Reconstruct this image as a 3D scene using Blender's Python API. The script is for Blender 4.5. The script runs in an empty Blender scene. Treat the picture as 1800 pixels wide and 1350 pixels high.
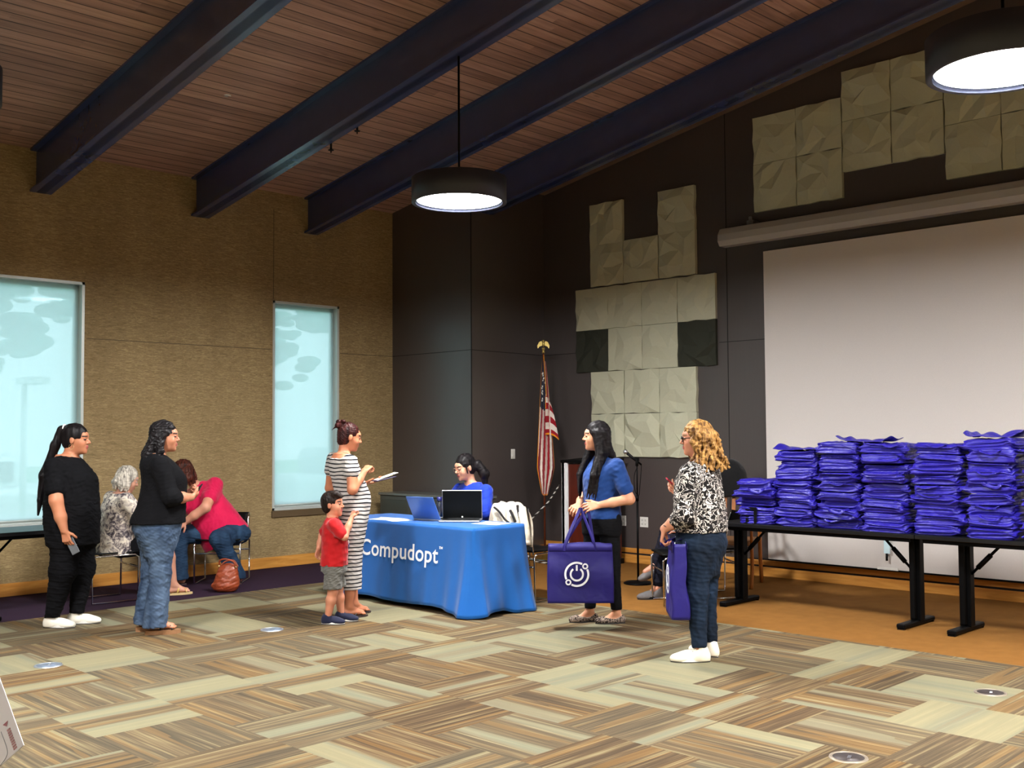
import bpy, bmesh, math, random
import numpy as np
from mathutils import Vector, Matrix

S = bpy.context.scene
COL = S.collection
random.seed(7)
PI = math.pi

# ---------------------------------------------------------------- camera
def make_camera():
    cd = bpy.data.cameras.new('camera')
    co = bpy.data.objects.new('camera', cd)
    COL.objects.link(co)
    f, yaw, pit, roll = 1882.32, math.radians(44.7768), math.radians(2.6007), math.radians(0.3505)
    cd.sensor_fit = 'HORIZONTAL'; cd.sensor_width = 36.0
    cd.lens = f / 1800.0 * 36.0
    cd.clip_start = 0.05; cd.clip_end = 300
    fw = Vector((math.cos(yaw)*math.cos(pit), math.sin(yaw)*math.cos(pit), math.sin(pit)))
    rt = Vector((math.sin(yaw), -math.cos(yaw), 0))
    dn = fw.cross(rt)
    r2 = rt*math.cos(roll) + dn*math.sin(roll)
    d2 = -rt*math.sin(roll) + dn*math.cos(roll)
    m = Matrix((r2, -d2, -fw)).transposed().to_4x4()
    m.translation = Vector((0, 0, 1.55))
    co.matrix_world = m
    S.camera = co
make_camera()

# ---------------------------------------------------------------- world, exposure
W = bpy.data.worlds.new('world'); S.world = W; W.use_nodes = True
W.node_tree.nodes['Background'].inputs[0].default_value = (0.90, 0.96, 1.0, 1)
W.node_tree.nodes['Background'].inputs[1].default_value = 2.15
S.view_settings.view_transform = 'Standard'
S.view_settings.look = 'None'
S.view_settings.exposure = 0.0
S.view_settings.gamma = 1.0
S.view_settings.use_curve_mapping = False
S.cycles.max_bounces = 8
S.cycles.diffuse_bounces = 5
S.cycles.sample_clamp_indirect = 6.0
LAMP_STRENGTH = 235.0
SUN_OUT = 2.2

# ---------------------------------------------------------------- tagging helpers
def tag(o, label=None, cat=None, group=None, kind=None):
    if label: o['label'] = label
    if cat: o['category'] = cat
    if group: o['group'] = group
    if kind: o['kind'] = kind
    return o
def empty(name, loc=(0, 0, 0), rz=0.0, label=None, cat=None, group=None):
    o = bpy.data.objects.new(name, None); COL.objects.link(o)
    o.location = loc; o.rotation_euler = (0, 0, rz); o.empty_display_size = 0.1
    return tag(o, label, cat, group)
def link_mesh(name, me, mat=None, parent=None, smooth=False):
    o = bpy.data.objects.new(name, me); COL.objects.link(o)
    if mat is not None:
        for m in (mat if isinstance(mat, (list, tuple)) else [mat]): me.materials.append(m)
    if parent is not None: o.parent = parent
    if smooth:
        me.polygons.foreach_set('use_smooth', [True]*len(me.polygons))
    return o
def copy_tree(o, parent=None):
    c = o.copy(); COL.objects.link(c)
    if parent is not None: c.parent = parent
    for ch in list(o.children): copy_tree(ch, c)
    return c

# ---------------------------------------------------------------- mesh builder
class MB:
    def __init__(s): s.bm = bmesh.new()
    def box(s, lo, hi, bev=0.0, mi=0, M=None, seg=1):
        lo = Vector(lo); hi = Vector(hi); c = (lo+hi)/2; d = hi-lo
        T = Matrix.Translation(c) @ Matrix.Diagonal((d.x, d.y, d.z, 1))
        if M is not None: T = M @ T
        r = bmesh.ops.create_cube(s.bm, size=1.0, matrix=T)
        fs = {f for v in r['verts'] for f in v.link_faces}
        for f in fs: f.material_index = mi
        if bev > 0:
            es = list({e for v in r['verts'] for e in v.link_edges})
            q = bmesh.ops.bevel(s.bm, geom=es, offset=bev, segments=seg, affect='EDGES', profile=0.5)
            for f in q['faces']: f.material_index = mi
        return s
    def obox(s, c, half, R=None, bev=0.0, mi=0):
        M = Matrix.Translation(Vector(c)) @ ((R.to_4x4() if R is not None else Matrix.Identity(4)))
        return s.box([-h for h in half], half, bev, mi, M)
    def cyl(s, a, b, ra, rb=None, n=24, mi=0, cap=True):
        a = Vector(a); b = Vector(b); rb = ra if rb is None else rb
        d = b-a; q = d.to_track_quat('Z', 'Y').to_matrix().to_4x4()
        T = Matrix.Translation((a+b)/2) @ q
        r = bmesh.ops.create_cone(s.bm, cap_ends=cap, segments=n, radius1=ra, radius2=rb, depth=d.length, matrix=T)
        for f in {f for v in r['verts'] for f in v.link_faces}:
            f.material_index = mi; f.smooth = len(f.verts) == 4
        return s
    def sph(s, c, r, n=16, mi=0, sc=(1, 1, 1), R=None):
        T = Matrix.Translation(Vector(c)) @ (R.to_4x4() if R is not None else Matrix.Identity(4)) @ Matrix.Diagonal((r*sc[0], r*sc[1], r*sc[2], 1))
        q = bmesh.ops.create_uvsphere(s.bm, u_segments=n, v_segments=max(6, n//2), radius=1.0, matrix=T)
        for f in {f for v in q['verts'] for f in v.link_faces}: f.material_index = mi; f.smooth = True
        return s
    def tube(s, pts, r, n=8, mi=0, closed=False, sub=0, flat=None):
        P = [Vector(p) for p in pts]
        if sub:
            Q = []
            m = len(P)
            for i in range(m if closed else m-1):
                p0 = P[(i-1) % m] if closed else P[max(i-1, 0)]; p1 = P[i]; p2 = P[(i+1) % m]
                p3 = P[(i+2) % m] if closed else P[min(i+2, m-1)]
                for j in range(sub):
                    t = j/sub
                    Q.append(0.5*((2*p1)+(p2-p0)*t+(2*p0-5*p1+4*p2-p3)*t*t+(3*p1-p0-3*p2+p3)*t**3))
            if not closed: Q.append(P[-1])
            P = Q
        rr = r if callable(r) else (lambda t: r)
        rings = []; m = len(P); up = None
        for i, p in enumerate(P):
            if closed: d = P[(i+1) % m]-P[(i-1) % m]
            else: d = P[min(i+1, m-1)]-P[max(i-1, 0)]
            d.normalize()
            if up is None:
                up = Vector((0, 0, 1)) if abs(d.z) < .9 else Vector((1, 0, 0))
                if flat is not None: up = Vector(flat)
            u = (up - d*up.dot(d)); u.normalize(); v = d.cross(u)
            up = u
            R_ = rr(i/max(1, m-1))
            ru, rv = (R_ if isinstance(R_, tuple) else (R_, R_))
            rings.append([s.bm.verts.new(p+u*math.cos(2*PI*k/n)*ru+v*math.sin(2*PI*k/n)*rv) for k in range(n)])
        for i in range(m if closed else m-1):
            A, B = rings[i], rings[(i+1) % m]
            for k in range(n):
                f = s.bm.faces.new((A[k], A[(k+1) % n], B[(k+1) % n], B[k])); f.smooth = True; f.material_index = mi
        if not closed:
            for rg in (rings[0][::-1], rings[-1]):
                f = s.bm.faces.new(rg); f.material_index = mi
        return s
    def poly(s, pts, mi=0):
        f = s.bm.faces.new([s.bm.verts.new(Vector(p)) for p in pts]); f.material_index = mi; return s
    def prism(s, pts2, z0, z1, M=None, mi=0):
        M = M or Matrix.Identity(4)
        A = [s.bm.verts.new(M @ Vector((x, y, z0))) for x, y in pts2]
        B = [s.bm.verts.new(M @ Vector((x, y, z1))) for x, y in pts2]
        n = len(A)
        fs = [s.bm.faces.new(A[::-1]), s.bm.faces.new(B)]
        for i in range(n): fs.append(s.bm.faces.new((A[i], A[(i+1) % n], B[(i+1) % n], B[i])))
        for f in fs: f.material_index = mi
        return s
    def lathe(s, prof, c=(0, 0, 0), n=32, mi=0):
        c = Vector(c); rings = []
        for r, z in prof:
            rings.append([s.bm.verts.new(c+Vector((r*math.cos(2*PI*k/n), r*math.sin(2*PI*k/n), z))) for k in range(n)])
        for A, B in zip(rings, rings[1:]):
            for k in range(n):
                f = s.bm.faces.new((A[k], A[(k+1) % n], B[(k+1) % n], B[k])); f.smooth = True; f.material_index = mi
        return s
    def grid(s, fn, nu, nv, mi=0, closed_u=False, smooth=True):
        V = [[s.bm.verts.new(Vector(fn(i/(nu if closed_u else nu-1), j/(nv-1)))) for j in range(nv)] for i in range(nu)]
        for i in range(nu if closed_u else nu-1):
            for j in range(nv-1):
                a = V[i][j]; b = V[(i+1) % nu][j]; c_ = V[(i+1) % nu][j+1]; d = V[i][j+1]
                f = s.bm.faces.new((a, b, c_, d)); f.smooth = smooth; f.material_index = mi
        return V
    def build(s, name, mat=None, parent=None, solid=0.0, recalc=True, weld=0.0):
        if weld: bmesh.ops.remove_doubles(s.bm, verts=s.bm.verts, dist=weld)
        if recalc: bmesh.ops.recalc_face_normals(s.bm, faces=s.bm.faces)
        me = bpy.data.meshes.new(name); s.bm.to_mesh(me); s.bm.free()
        o = link_mesh(name, me, mat, parent)
        if solid:
            m = o.modifiers.new('solid', 'SOLIDIFY'); m.thickness = abs(solid); m.offset = -1 if solid > 0 else 1
        return o

# ---------------------------------------------------------------- materials
def lin(c):
    c = c/255.0
    return c/12.92 if c <= 0.04045 else ((c+0.055)/1.055)**2.4
def rgb(c): return (lin(c[0]), lin(c[1]), lin(c[2]), 1.0)
class NT:
    def __init__(s, name):
        s.m = bpy.data.materials.new(name); s.m.use_nodes = True
        s.t = s.m.node_tree; s.b = s.t.nodes['Principled BSDF']; s.out = s.t.nodes['Material Output']
        s._p = None
    def n(s, typ, **kw):
        q = s.t.nodes.new(typ)
        for k, v in kw.items(): setattr(q, k, v)
        return q
    def l(s, a, b): s.t.links.new(a, b)
    def pos(s):
        if s._p is None: s._p = s.n('ShaderNodeTexCoord').outputs['Object']
        return s._p
    def put(s, sock, v):
        if isinstance(v, (int, float)): sock.default_value = v
        elif isinstance(v, (tuple, list)): sock.default_value = v
        else: s.l(v, sock)
    def math(s, op, a, b=0.0, c=0.0, clamp=False):
        q = s.n('ShaderNodeMath', operation=op, use_clamp=clamp)
        s.put(q.inputs[0], a); s.put(q.inputs[1], b); s.put(q.inputs[2], c); return q.outputs[0]
    def xyz(s, v=None):
        q = s.n('ShaderNodeSeparateXYZ'); s.l(v if v is not None else s.pos(), q.inputs[0]); return q.outputs
    def comb(s, x, y, z):
        q = s.n('ShaderNodeCombineXYZ')
        for i, v in enumerate((x, y, z)): s.put(q.inputs[i], v)
        return q.outputs[0]
    def map(s, v=None, sc=(1, 1, 1), rot=(0, 0, 0), loc=(0, 0, 0)):
        q = s.n('ShaderNodeMapping'); s.l(v if v is not None else s.pos(), q.inputs[0])
        q.inputs['Scale'].default_value = sc; q.inputs['Rotation'].default_value = rot; q.inputs['Location'].default_value = loc
        return q.outputs[0]
    def noise(s, v=None, scale=5.0, detail=3.0, rough=0.5, dist=0.0, out=0):
        q = s.n('ShaderNodeTexNoise'); s.l(v if v is not None else s.pos(), q.inputs['Vector'])
        q.inputs['Scale'].default_value = scale; q.inputs['Detail'].default_value = detail
        q.inputs['Roughness'].default_value = rough; q.inputs['Distortion'].default_value = dist
        return q.outputs[out]
    def white(s, v):
        q = s.n('ShaderNodeTexWhiteNoise', noise_dimensions='3D'); s.l(v, q.inputs[0]); return q.outputs
    def ramp(s, f, stops, interp='LINEAR'):
        q = s.n('ShaderNodeValToRGB'); q.color_ramp.interpolation = interp
        e = q.color_ramp.elements
        while len(e) > len(stops): e.remove(e[-1])
        while len(e) < len(stops): e.new(0.5)
        for i, (p, c) in enumerate(stops):
            e[i].position = p; e[i].color = c if len(c) == 4 else rgb(c)
        s.put(q.inputs[0], f); return q.outputs[0]
    def mix(s, f, a, b, mode='MIX'):
        q = s.n('ShaderNodeMix', data_type='RGBA', blend_type=mode)
        s.put(q.inputs[0], f); s.put(q.inputs[6], a); s.put(q.inputs[7], b); return q.outputs[2]
    def bump(s, h, strength=0.3, dist=0.01):
        q = s.n('ShaderNodeBump'); q.inputs['Strength'].default_value = strength; q.inputs['Distance'].default_value = dist
        s.l(h, q.inputs['Height']); s.l(q.outputs[0], s.b.inputs['Normal']); return q
    def done(s, color=None, rough=0.5, metal=0.0, spec=None, sheen=0.0):
        if color is not None: s.put(s.b.inputs['Base Color'], color)
        s.put(s.b.inputs['Roughness'], rough); s.b.inputs['Metallic'].default_value = metal
        if spec is not None: s.b.inputs['Specular IOR Level'].default_value = spec
        if sheen:
            s.b.inputs['Sheen Weight'].default_value = sheen
        return s.m
_mc = {}
def pm(name, c, rough=0.5, metal=0.0, var=0.08, scale=30.0, bump=0.0, spec=None, sheen=0.0):
    """plain procedural material: slight colour mottling and optional bump"""
    if name in _mc: return _mc[name]
    t = NT(name); c = rgb(c)
    nz = t.noise(scale=scale, detail=4)
    a = tuple(max(0, x*(1-var)) for x in c[:3])+(1,); b = tuple(min(1, x*(1+var)) for x in c[:3])+(1,)
    colr = t.mix(nz, a, b)
    if bump: t.bump(nz, bump, 0.004)
    _mc[name] = t.done(colr, rough, metal, spec, sheen); return _mc[name]
def fabric(name, c, rough=0.85, var=0.10, wr=0.25, wscale=9.0, sheen=0.15, spec=0.25):
    if name in _mc: return _mc[name]
    t = NT(name); c = rgb(c)
    n1 = t.noise(scale=wscale, detail=2, dist=0.6); n2 = t.noise(scale=260, detail=1)
    a = tuple(max(0, x*(1-var)) for x in c[:3])+(1,); b = tuple(min(1, x*(1+var)) for x in c[:3])+(1,)
    colr = t.mix(n2, a, b)
    h = t.math('ADD', t.math('MULTIPLY', n1, 1.0), t.math('MULTIPLY', n2, 0.06))
    t.bump(h, wr, 0.03)
    _mc[name] = t.done(colr, rough, 0, spec, sheen); return _mc[name]

def mat_carpet():
    t = NT('carpet_tiles'); x, y, z = t.xyz(); s = 0.613
    u = t.math('DIVIDE', t.math('ADD', x, 0.015), s)
    ci = t.math('FLOOR', u)
    par = t.math('MODULO', t.math('ADD', ci, 40), 2.0)
    v = t.math('ADD', t.math('DIVIDE', t.math('ADD', y, 0.07), s), t.math('MULTIPLY', par, 0.5))
    cj = t.math('FLOOR', v)
    fu = t.math('FRACT', u); fv = t.math('FRACT', v)
    wn = t.white(t.comb(ci, cj, 1.0)); r = wn[0]
    rr, rg, rb_ = t.xyz(wn[1])
    ori = t.math('LESS_THAN', t.math('MODULO', t.math('ADD', t.math('ADD', ci, cj), 80), 2.0), 0.5)
    inv = t.math('SUBTRACT', 1.0, ori)
    A = t.math('ADD', t.math('MULTIPLY', fu, ori), t.math('MULTIPLY', fv, inv))    # across the stripes
    B = t.math('ADD', t.math('MULTIPLY', fv, ori), t.math('MULTIPLY', fu, inv))    # along the stripes
    off = t.math('MULTIPLY', rr, 37.0)
    # broad bands
    bn = t.noise(t.comb(t.math('ADD', t.math('MULTIPLY', A, 2.6), off), t.math('MULTIPLY', B, 0.05), rg), scale=1.0, detail=0)
    band = t.math('ADD', t.math('MULTIPLY', t.math('SUBTRACT', bn, 0.5), 2.1), t.math('MULTIPLY', rb_, 1.05), clamp=True)
    base = t.ramp(band, [(0.0, (71, 58, 46)), (0.30, (80, 65, 51)), (0.31, (98, 75, 50)), (0.58, (95, 80, 62)), (0.60, (110, 101, 81)), (0.72, (126, 119, 96)), (0.73, (120, 119, 99)), (1.0, (135, 129, 101))], 'LINEAR')
    # fine stripes, strong in the brown bands and faint in the pale ones
    st = t.noise(t.comb(t.math('ADD', t.math('MULTIPLY', A, 21.0), off), t.math('MULTIPLY', B, 0.55), off), scale=1.0, detail=2.5, rough=0.75)
    stc = t.ramp(st, [(0.30, (48, 36, 27)), (0.44, (76, 60, 41)), (0.52, (96, 76, 52)), (0.60, (128, 111, 77)), (0.70, (157, 145, 109))])
    amt = t.math('MULTIPLY', t.math('SUBTRACT', 1.0, t.math('MULTIPLY', t.math('GREATER_THAN', band, 0.66), 0.74)), 0.62)
    c = t.mix(amt, base, stc)
    orange = t.noise(t.comb(t.math('ADD', t.math('MULTIPLY', A, 9.0), off), t.math('MULTIPLY', B, 0.3), rg), scale=1.0, detail=1)
    om = t.math('MULTIPLY', t.math('GREATER_THAN', orange, 0.60), t.math('LESS_THAN', band, 0.55))
    c = t.mix(t.math('MULTIPLY', om, 0.36), c, rgb((136, 100, 50)))
    # a little greener / bluer per tile
    c = t.mix(t.math('MULTIPLY', rg, 0.16), c, rgb((113, 124, 109)))
    fuzz = t.noise(scale=420, detail=1)
    c = t.mix(t.math('MULTIPLY', fuzz, 0.30), c, rgb((65, 56, 41)))
    t.bump(fuzz, 0.3, 0.004)
    return t.done(c, 0.95, 0, 0.1)
def mat_solid_carpet(name, c1, c2, streak=(1, 1, 1)):
    t = NT(name)
    n = t.noise(t.map(sc=streak), scale=9, detail=3); f = t.noise(scale=300, detail=2)
    c = t.mix(t.math('ADD', t.math('MULTIPLY', n, 0.6), t.math('MULTIPLY', f, 0.5)), rgb(c1), rgb(c2))
    t.bump(f, 0.35, 0.004)
    return t.done(c, 0.95, 0, 0.1)
def mat_wood(name, c1, c2, along='Y', scale=1.0, rough=0.45, knots=True):
    t = NT(name)
    sc = {'X': (0.6, 9, 9), 'Y': (9, 0.6, 9), 'Z': (9, 9, 0.6)}[along]
    g = t.noise(t.map(sc=tuple(q*scale for q in sc)), scale=2.0, detail=6, rough=0.62, dist=0.6)
    c = t.ramp(g, [(0.3, c1), (0.5, tuple((a+b)/2 for a, b in zip(c1, c2))), (0.7, c2)])
    if knots:
        sk = {'X': (1, 3.2, 3.2), 'Y': (3.2, 1, 3.2), 'Z': (3.2, 3.2, 1)}[along]
        vo = t.n('ShaderNodeTexVoronoi'); t.l(t.map(sc=sk), vo.inputs['Vector']); vo.inputs['Scale'].default_value = 1.1*scale
        k = t.ramp(vo.outputs['Distance'], [(0.0, (255, 255, 255)), (0.10, (0, 0, 0))])
        c = t.mix(t.math('MULTIPLY', k, 0.7), c, rgb(tuple(q*0.35 for q in c1)))
    t.bump(g, 0.06, 0.004)
    return t.done(c, rough, 0, 0.35)
def mat_ceiling():
    t = NT('ceiling_boards'); x, y, z = t.xyz()
    w = 0.126
    v = t.math('DIVIDE', y, w); cj = t.math('FLOOR', v); fv = t.math('FRACT', v)
    wn = t.white(t.comb(cj, 0.0, 3.0)); r = wn[0]
    xs = t.math('ADD', t.math('DIVIDE', x, 3.1), t.math('MULTIPLY', r, 7.0)); ci = t.math('FLOOR', xs)
    r2 = t.white(t.comb(cj, ci, 5.0))[0]
    g = t.noise(t.comb(t.math('MULTIPLY', x, 0.8), t.math('ADD', t.math('MULTIPLY', y, 16.0), t.math('MULTIPLY', r, 20)), r2), scale=1.5, detail=5, rough=0.6, dist=0.5)
    f = t.math('ADD', t.math('MULTIPLY', g, 0.8), t.math('MULTIPLY', r2, 0.22))
    c = t.ramp(f, [(0.25, (124, 95, 88)), (0.55, (178, 140, 124)), (0.85, (210, 172, 152))])
    vo = t.n('ShaderNodeTexVoronoi'); t.l(t.comb(t.math('MULTIPLY', x, 1.3), t.math('MULTIPLY', y, 4.5), 0.0), vo.inputs['Vector']); vo.inputs['Scale'].default_value = 1.0
    k = t.ramp(vo.outputs['Distance'], [(0.0, (255, 255, 255)), (0.09, (0, 0, 0))])
    c = t.mix(t.math('MULTIPLY', k, 0.8), c, rgb((42, 20, 14)))
    gap = t.math('LESS_THAN', fv, 0.085)
    c = t.mix(t.math('MULTIPLY', gap, 0.9), c, rgb((38, 20, 16)))
    h = t.math('SUBTRACT', t.math('MULTIPLY', g, 0.1), gap); t.bump(h, 0.35, 0.006)
    return t.done(c, 0.5, 0, 0.35)
def mat_wallcover():
    t = NT('woven_wallcovering')
    a = t.noise(t.map(sc=(1.6, 1.6, 9)), scale=9, detail=4, rough=0.75, dist=1.2)
    b = t.noise(t.map(sc=(60, 60, 1.0)), scale=1.0, detail=2)
    big = t.noise(t.map(sc=(1.1, 1.1, 0.25)), scale=1.6, detail=2)
    f = t.math('ADD', t.math('ADD', t.math('MULTIPLY', a, 0.84), t.math('MULTIPLY', b, 0.03)), t.math('MULTIPLY', big, 0.25))
    c = t.ramp(f, [(0.36, (112, 94, 64)), (0.58, (150, 128, 90)), (0.78, (190, 168, 124))])
    t.bump(a, 0.18, 0.004)
    return t.done(c, 0.75, 0, 0.25)
def mat_darkwall():
    t = NT('charcoal_wall_panel')
    a = t.noise(scale=2.0, detail=3); b = t.noise(t.map(sc=(40, 40, 1.5)), scale=3, detail=2)
    c = t.mix(t.math('ADD', t.math('MULTIPLY', a, 0.5), t.math('MULTIPLY', b, 0.5)), rgb((64, 57, 57)), rgb((78, 70, 68)))
    t.bump(b, 0.05, 0.003)
    return t.done(c, 0.36, 0, 0.9)
def mat_shade():
    t = NT('roller_shade_mesh')
    tr = t.n('ShaderNodeBsdfTransparent'); tr.inputs[0].default_value = (0.86, 0.97, 1.0, 1)
    tl = t.n('ShaderNodeBsdfTranslucent'); tl.inputs[0].default_value = (0.82, 0.95, 0.97, 1)
    df = t.n('ShaderNodeBsdfDiffuse'); df.inputs[0].default_value = (0.6, 0.66, 0.66, 1)
    m1 = t.n('ShaderNodeMixShader'); m1.inputs[0].default_value = 0.25
    t.l(tl.outputs[0], m1.inputs[1]); t.l(df.outputs[0], m1.inputs[2])
    m2 = t.n('ShaderNodeMixShader'); t.put(m2.inputs[0], t.math('ADD', 0.30, t.math('MULTIPLY', t.noise(scale=700, detail=0), 0.15)))
    t.l(m1.outputs[0], m2.inputs[1]); t.l(tr.outputs[0], m2.inputs[2]); t.l(m2.outputs[0], t.out.inputs[0])
    return t.m
def mat_emit(name, c, strength):
    t = NT(name); e = t.n('ShaderNodeEmission'); e.inputs[0].default_value = c; e.inputs[1].default_value = strength
    t.l(e.outputs[0], t.out.inputs[0]); return t.m
def mat_swirl(name, dark, light, scale=16.0, thr=0.5):
    """dark cloth printed with pale scrolls"""
    t = NT(name)
    d = t.noise(scale=scale, detail=2, out=1)
    off = t.n('ShaderNodeVectorMath', operation='SCALE'); t.l(d, off.inputs[0]); off.inputs['Scale'].default_value = 0.09
    ad = t.n('ShaderNodeVectorMath', operation='ADD'); t.l(t.pos(), ad.inputs[0]); t.l(off.outputs[0], ad.inputs[1])
    n = t.noise(ad.outputs[0], scale=scale*2.2, detail=0.5, dist=1.5)
    w = t.math('ABSOLUTE', t.math('SUBTRACT', n, 0.5))
    m = t.math('LESS_THAN', w, 0.05*thr*2)
    c = t.mix(m, rgb(dark), rgb(light))
    t.bump(t.noise(scale=9, detail=2), 0.25, 0.03)
    return t.done(c, 0.8, 0, 0.25)
def mat_blotch(name, cs, scale=18.0):
    t = NT(name)
    n = t.noise(scale=scale, detail=4, rough=0.65, dist=1.2); n2 = t.noise(scale=4, detail=1)
    f = t.math('ADD', n, t.math('MULTIPLY', t.math('SUBTRACT', n2, 0.5), 0.5))
    c = t.ramp(f, [(0.36, cs[0]), (0.44, cs[1]), (0.5, cs[2]), (0.6, cs[3])])
    t.bump(n2, 0.25, 0.03); return t.done(c, 0.85, 0, 0.2)
def mat_hstripe(name, base, stripe, period, width, wave=0.012):
    t = NT(name); x, y, z = t.xyz()
    zz = t.math('ADD', z, t.math('MULTIPLY', t.noise(scale=6, detail=1), wave*2))
    f = t.math('FRACT', t.math('DIVIDE', zz, period))
    m = t.math('LESS_THAN', f, width)
    t.bump(t.noise(scale=8, detail=2), 0.2, 0.03)
    return t.done(t.mix(m, rgb(base), rgb(stripe)), 0.85, 0, 0.2)
def mat_denim(name, dark, light, scale=7.0):
    t = NT(name)
    n = t.noise(t.map(sc=(1, 1, 0.45)), scale=scale, detail=2, dist=0.5); w = t.noise(t.map(sc=(300, 300, 40)), scale=1, detail=1)
    wr = t.noise(t.map(sc=(1, 1, 2.6)), scale=12, detail=2, dist=1.0)
    c = t.ramp(n, [(0.3, dark), (0.72, light)])
    c = t.mix(t.math('MULTIPLY', w, 0.25), c, rgb(tuple(q*0.6 for q in dark)))
    t.bump(t.math('ADD', wr, t.math('MULTIPLY', w, 0.04)), 0.16, 0.02)
    return t.done(c, 0.85, 0, 0.2)
def mat_hair(name, c1, c2, rough=0.35, sc=(60, 60, 3)):
    t = NT(name); n = t.noise(t.map(sc=sc), scale=1.0, detail=3, dist=0.4)
    t.bump(n, 0.25, 0.006); return t.done(t.ramp(n, [(0.35, c1), (0.65, c2)]), rough+.12, 0, 0.16)
def mat_skin(name, c):
    t = NT(name); n = t.noise(scale=14, detail=3)
    c = tuple(q*.92 for q in c); a = rgb(c); b = rgb((c[0]*1.02, c[1]*0.9, c[2]*0.86))
    t.done(t.mix(n, a, b), 0.5, 0, 0.35)
    t.b.inputs['Subsurface Weight'].default_value = 0.08; t.b.inputs['Subsurface Radius'].default_value = (0.012, 0.005, 0.003)
    return t.m

M_black = pm('black_metal', (5, 5, 6), 0.5, 0.0, 0.1, spec=0.08)
M_blackp = pm('black_plastic', (8, 8, 9), 0.5, 0, 0.1, spec=.12)
M_chrome = pm('polished_chrome', (205, 205, 208), 0.16, 1.0, 0.03)
M_white = pm('white_plastic', (226, 224, 218), 0.45, 0, 0.03)
M_silver = pm('silver_metal', (180, 182, 186), 0.3, 0.9, 0.04)
M_navy = pm('painted_beam_navy', (50, 62, 104), 0.27, 0.0, 0.12, 6, spec=1.0)
M_trimw = mat_wood('honey_wood', (176, 112, 42), (224, 164, 82), 'X', 1.0)
M_trimy = mat_wood('honey_wood_y', (176, 112, 42), (224, 164, 82), 'Y', 1.0)
M_groove = pm('dark_groove', (28, 20, 20), 0.8)
M_dark = mat_darkwall()
M_tan = mat_wallcover()
# ================================================================ THE ROOM
YW, XW, SL, Z0 = 10.81, 10.096, 0.171, 4.455
YB = -3.2                       # the room goes on behind the camera
XL = -3.4
def ceil_z(y): return Z0 + SL*(YW-y)
# floor: patterned tiles, a purple strip under the windows and a rust coloured strip by the screen
f = MB()
f.box((XL, YB, -0.05), (7.39, 9.35, 0.0), mi=0)
f.box((XL, 9.35, -0.05), (XW+.2, YW+.05, 0.0), mi=1)
f.box((7.39, YB, -0.05), (XW+.2, 9.35, 0.0), mi=2)
fl = f.build('floor', [mat_carpet(), mat_solid_carpet('purple_carpet', (34, 22, 36), (54, 36, 53), (1, 6, 1)), mat_solid_carpet('rust_carpet', (102, 67, 27), (138, 95, 45))])
tag(fl, kind='structure')
# ceiling
c = MB()
c.bm.faces.new([c.bm.verts.new(p) for p in ((XL, YW+.2, ceil_z(YW+.2)), (XW+.2, YW+.2, ceil_z(YW+.2)), (XW+.2, YB, ceil_z(YB)), (XL, YB, ceil_z(YB)))])
tag(c.build('ceiling', mat_ceiling(), solid=-0.05, recalc=False), kind='structure')
# window wall with two openings
H1 = 4.60
W1 = (2.75, 4.677, 0.657, 3.118)
W2 = (6.914, 7.862, 0.657, 3.118)
w = MB()
def wall_l(x0, x1, z0, z1): w.box((x0, YW, z0), (x1, YW+.2, z1))
wall_l(XL, W1[0], 0, H1); wall_l(W1[1], W2[0], 0, H1); wall_l(W2[1], XW+.2, 0, H1)
for q in (W1, W2):
    wall_l(q[0], q[1], 0, q[2]); wall_l(q[0], q[1], q[3], H1)
tag(w.build('wall_left', M_tan, weld=.0005), kind='structure')
# seams of the wall covering
t = MB()
for a, b in ((4.70, 6.90), (7.88, 8.705)): t.box((a, YW-.0035, 2.538), (b, YW+.01, 2.545))
t.box((6.918, YW-.003, 3.14), (6.925, YW+.01, 4.2))
tag(t.build('trim_1', pm('seam_tan', (92, 76, 52), 0.7)), kind='structure')
# dark wall with the screen, with column
w = MB()
va = [w.bm.verts.new((x, y, z)) for x in (XW, XW+.15) for (y, z) in ((YW+.2, 0), (YB, 0), (YB, ceil_z(YB)), (YW+.2, ceil_z(YW+.2)))]
for i in ((0, 1, 2, 3), (7, 6, 5, 4), (0, 4, 5, 1), (1, 5, 6, 2), (2, 6, 7, 3), (3, 7, 4, 0)): w.bm.faces.new([va[k] for k in i])
tag(w.build('wall_right', M_dark), kind='structure')
w = MB()
A = [(8.708, 9.32), (XW, 9.43), (XW, YW), (8.708, YW)]
zt = [ceil_z(p[1]) for p in A]
lo = [w.bm.verts.new((x, y, 0)) for x, y in A]; hi = [w.bm.verts.new((p[0], p[1], z-.002)) for p, z in zip(A, zt)]
w.bm.faces.new(lo[::-1]); w.bm.faces.new(hi)
for i in range(4): w.bm.faces.new((lo[i], lo[(i+1) % 4], hi[(i+1) % 4], hi[i]))
tag(w.build('wall_column', M_dark), kind='structure')
t = MB()
for z in (2.538,):
    t.box((8.7045, 9.322, z), (8.712, YW, z+.007))
    t.obox(((8.708+XW)/2, (9.32+9.43)/2-.001, z+.0035), (0.70, 0.004, 0.0035), Matrix.Rotation(math.atan2(.11, 1.388), 3, 'Z'))
    t.box((XW-.004, 8.845, z), (XW+.01, 9.42, z+.007)); t.box((XW-.004, 6.16, z), (XW+.01, 6.75, z+.007))
t.box((XW-.004, 6.637, 0.2), (XW+.01, 6.645, 5.15))
t.box((8.704, 9.316, 0.1), (8.714, 9.326, 4.6))
tag(t.build('trim_2', pm('seam_dark', (20, 18, 20), 0.7)), kind='structure')
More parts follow.
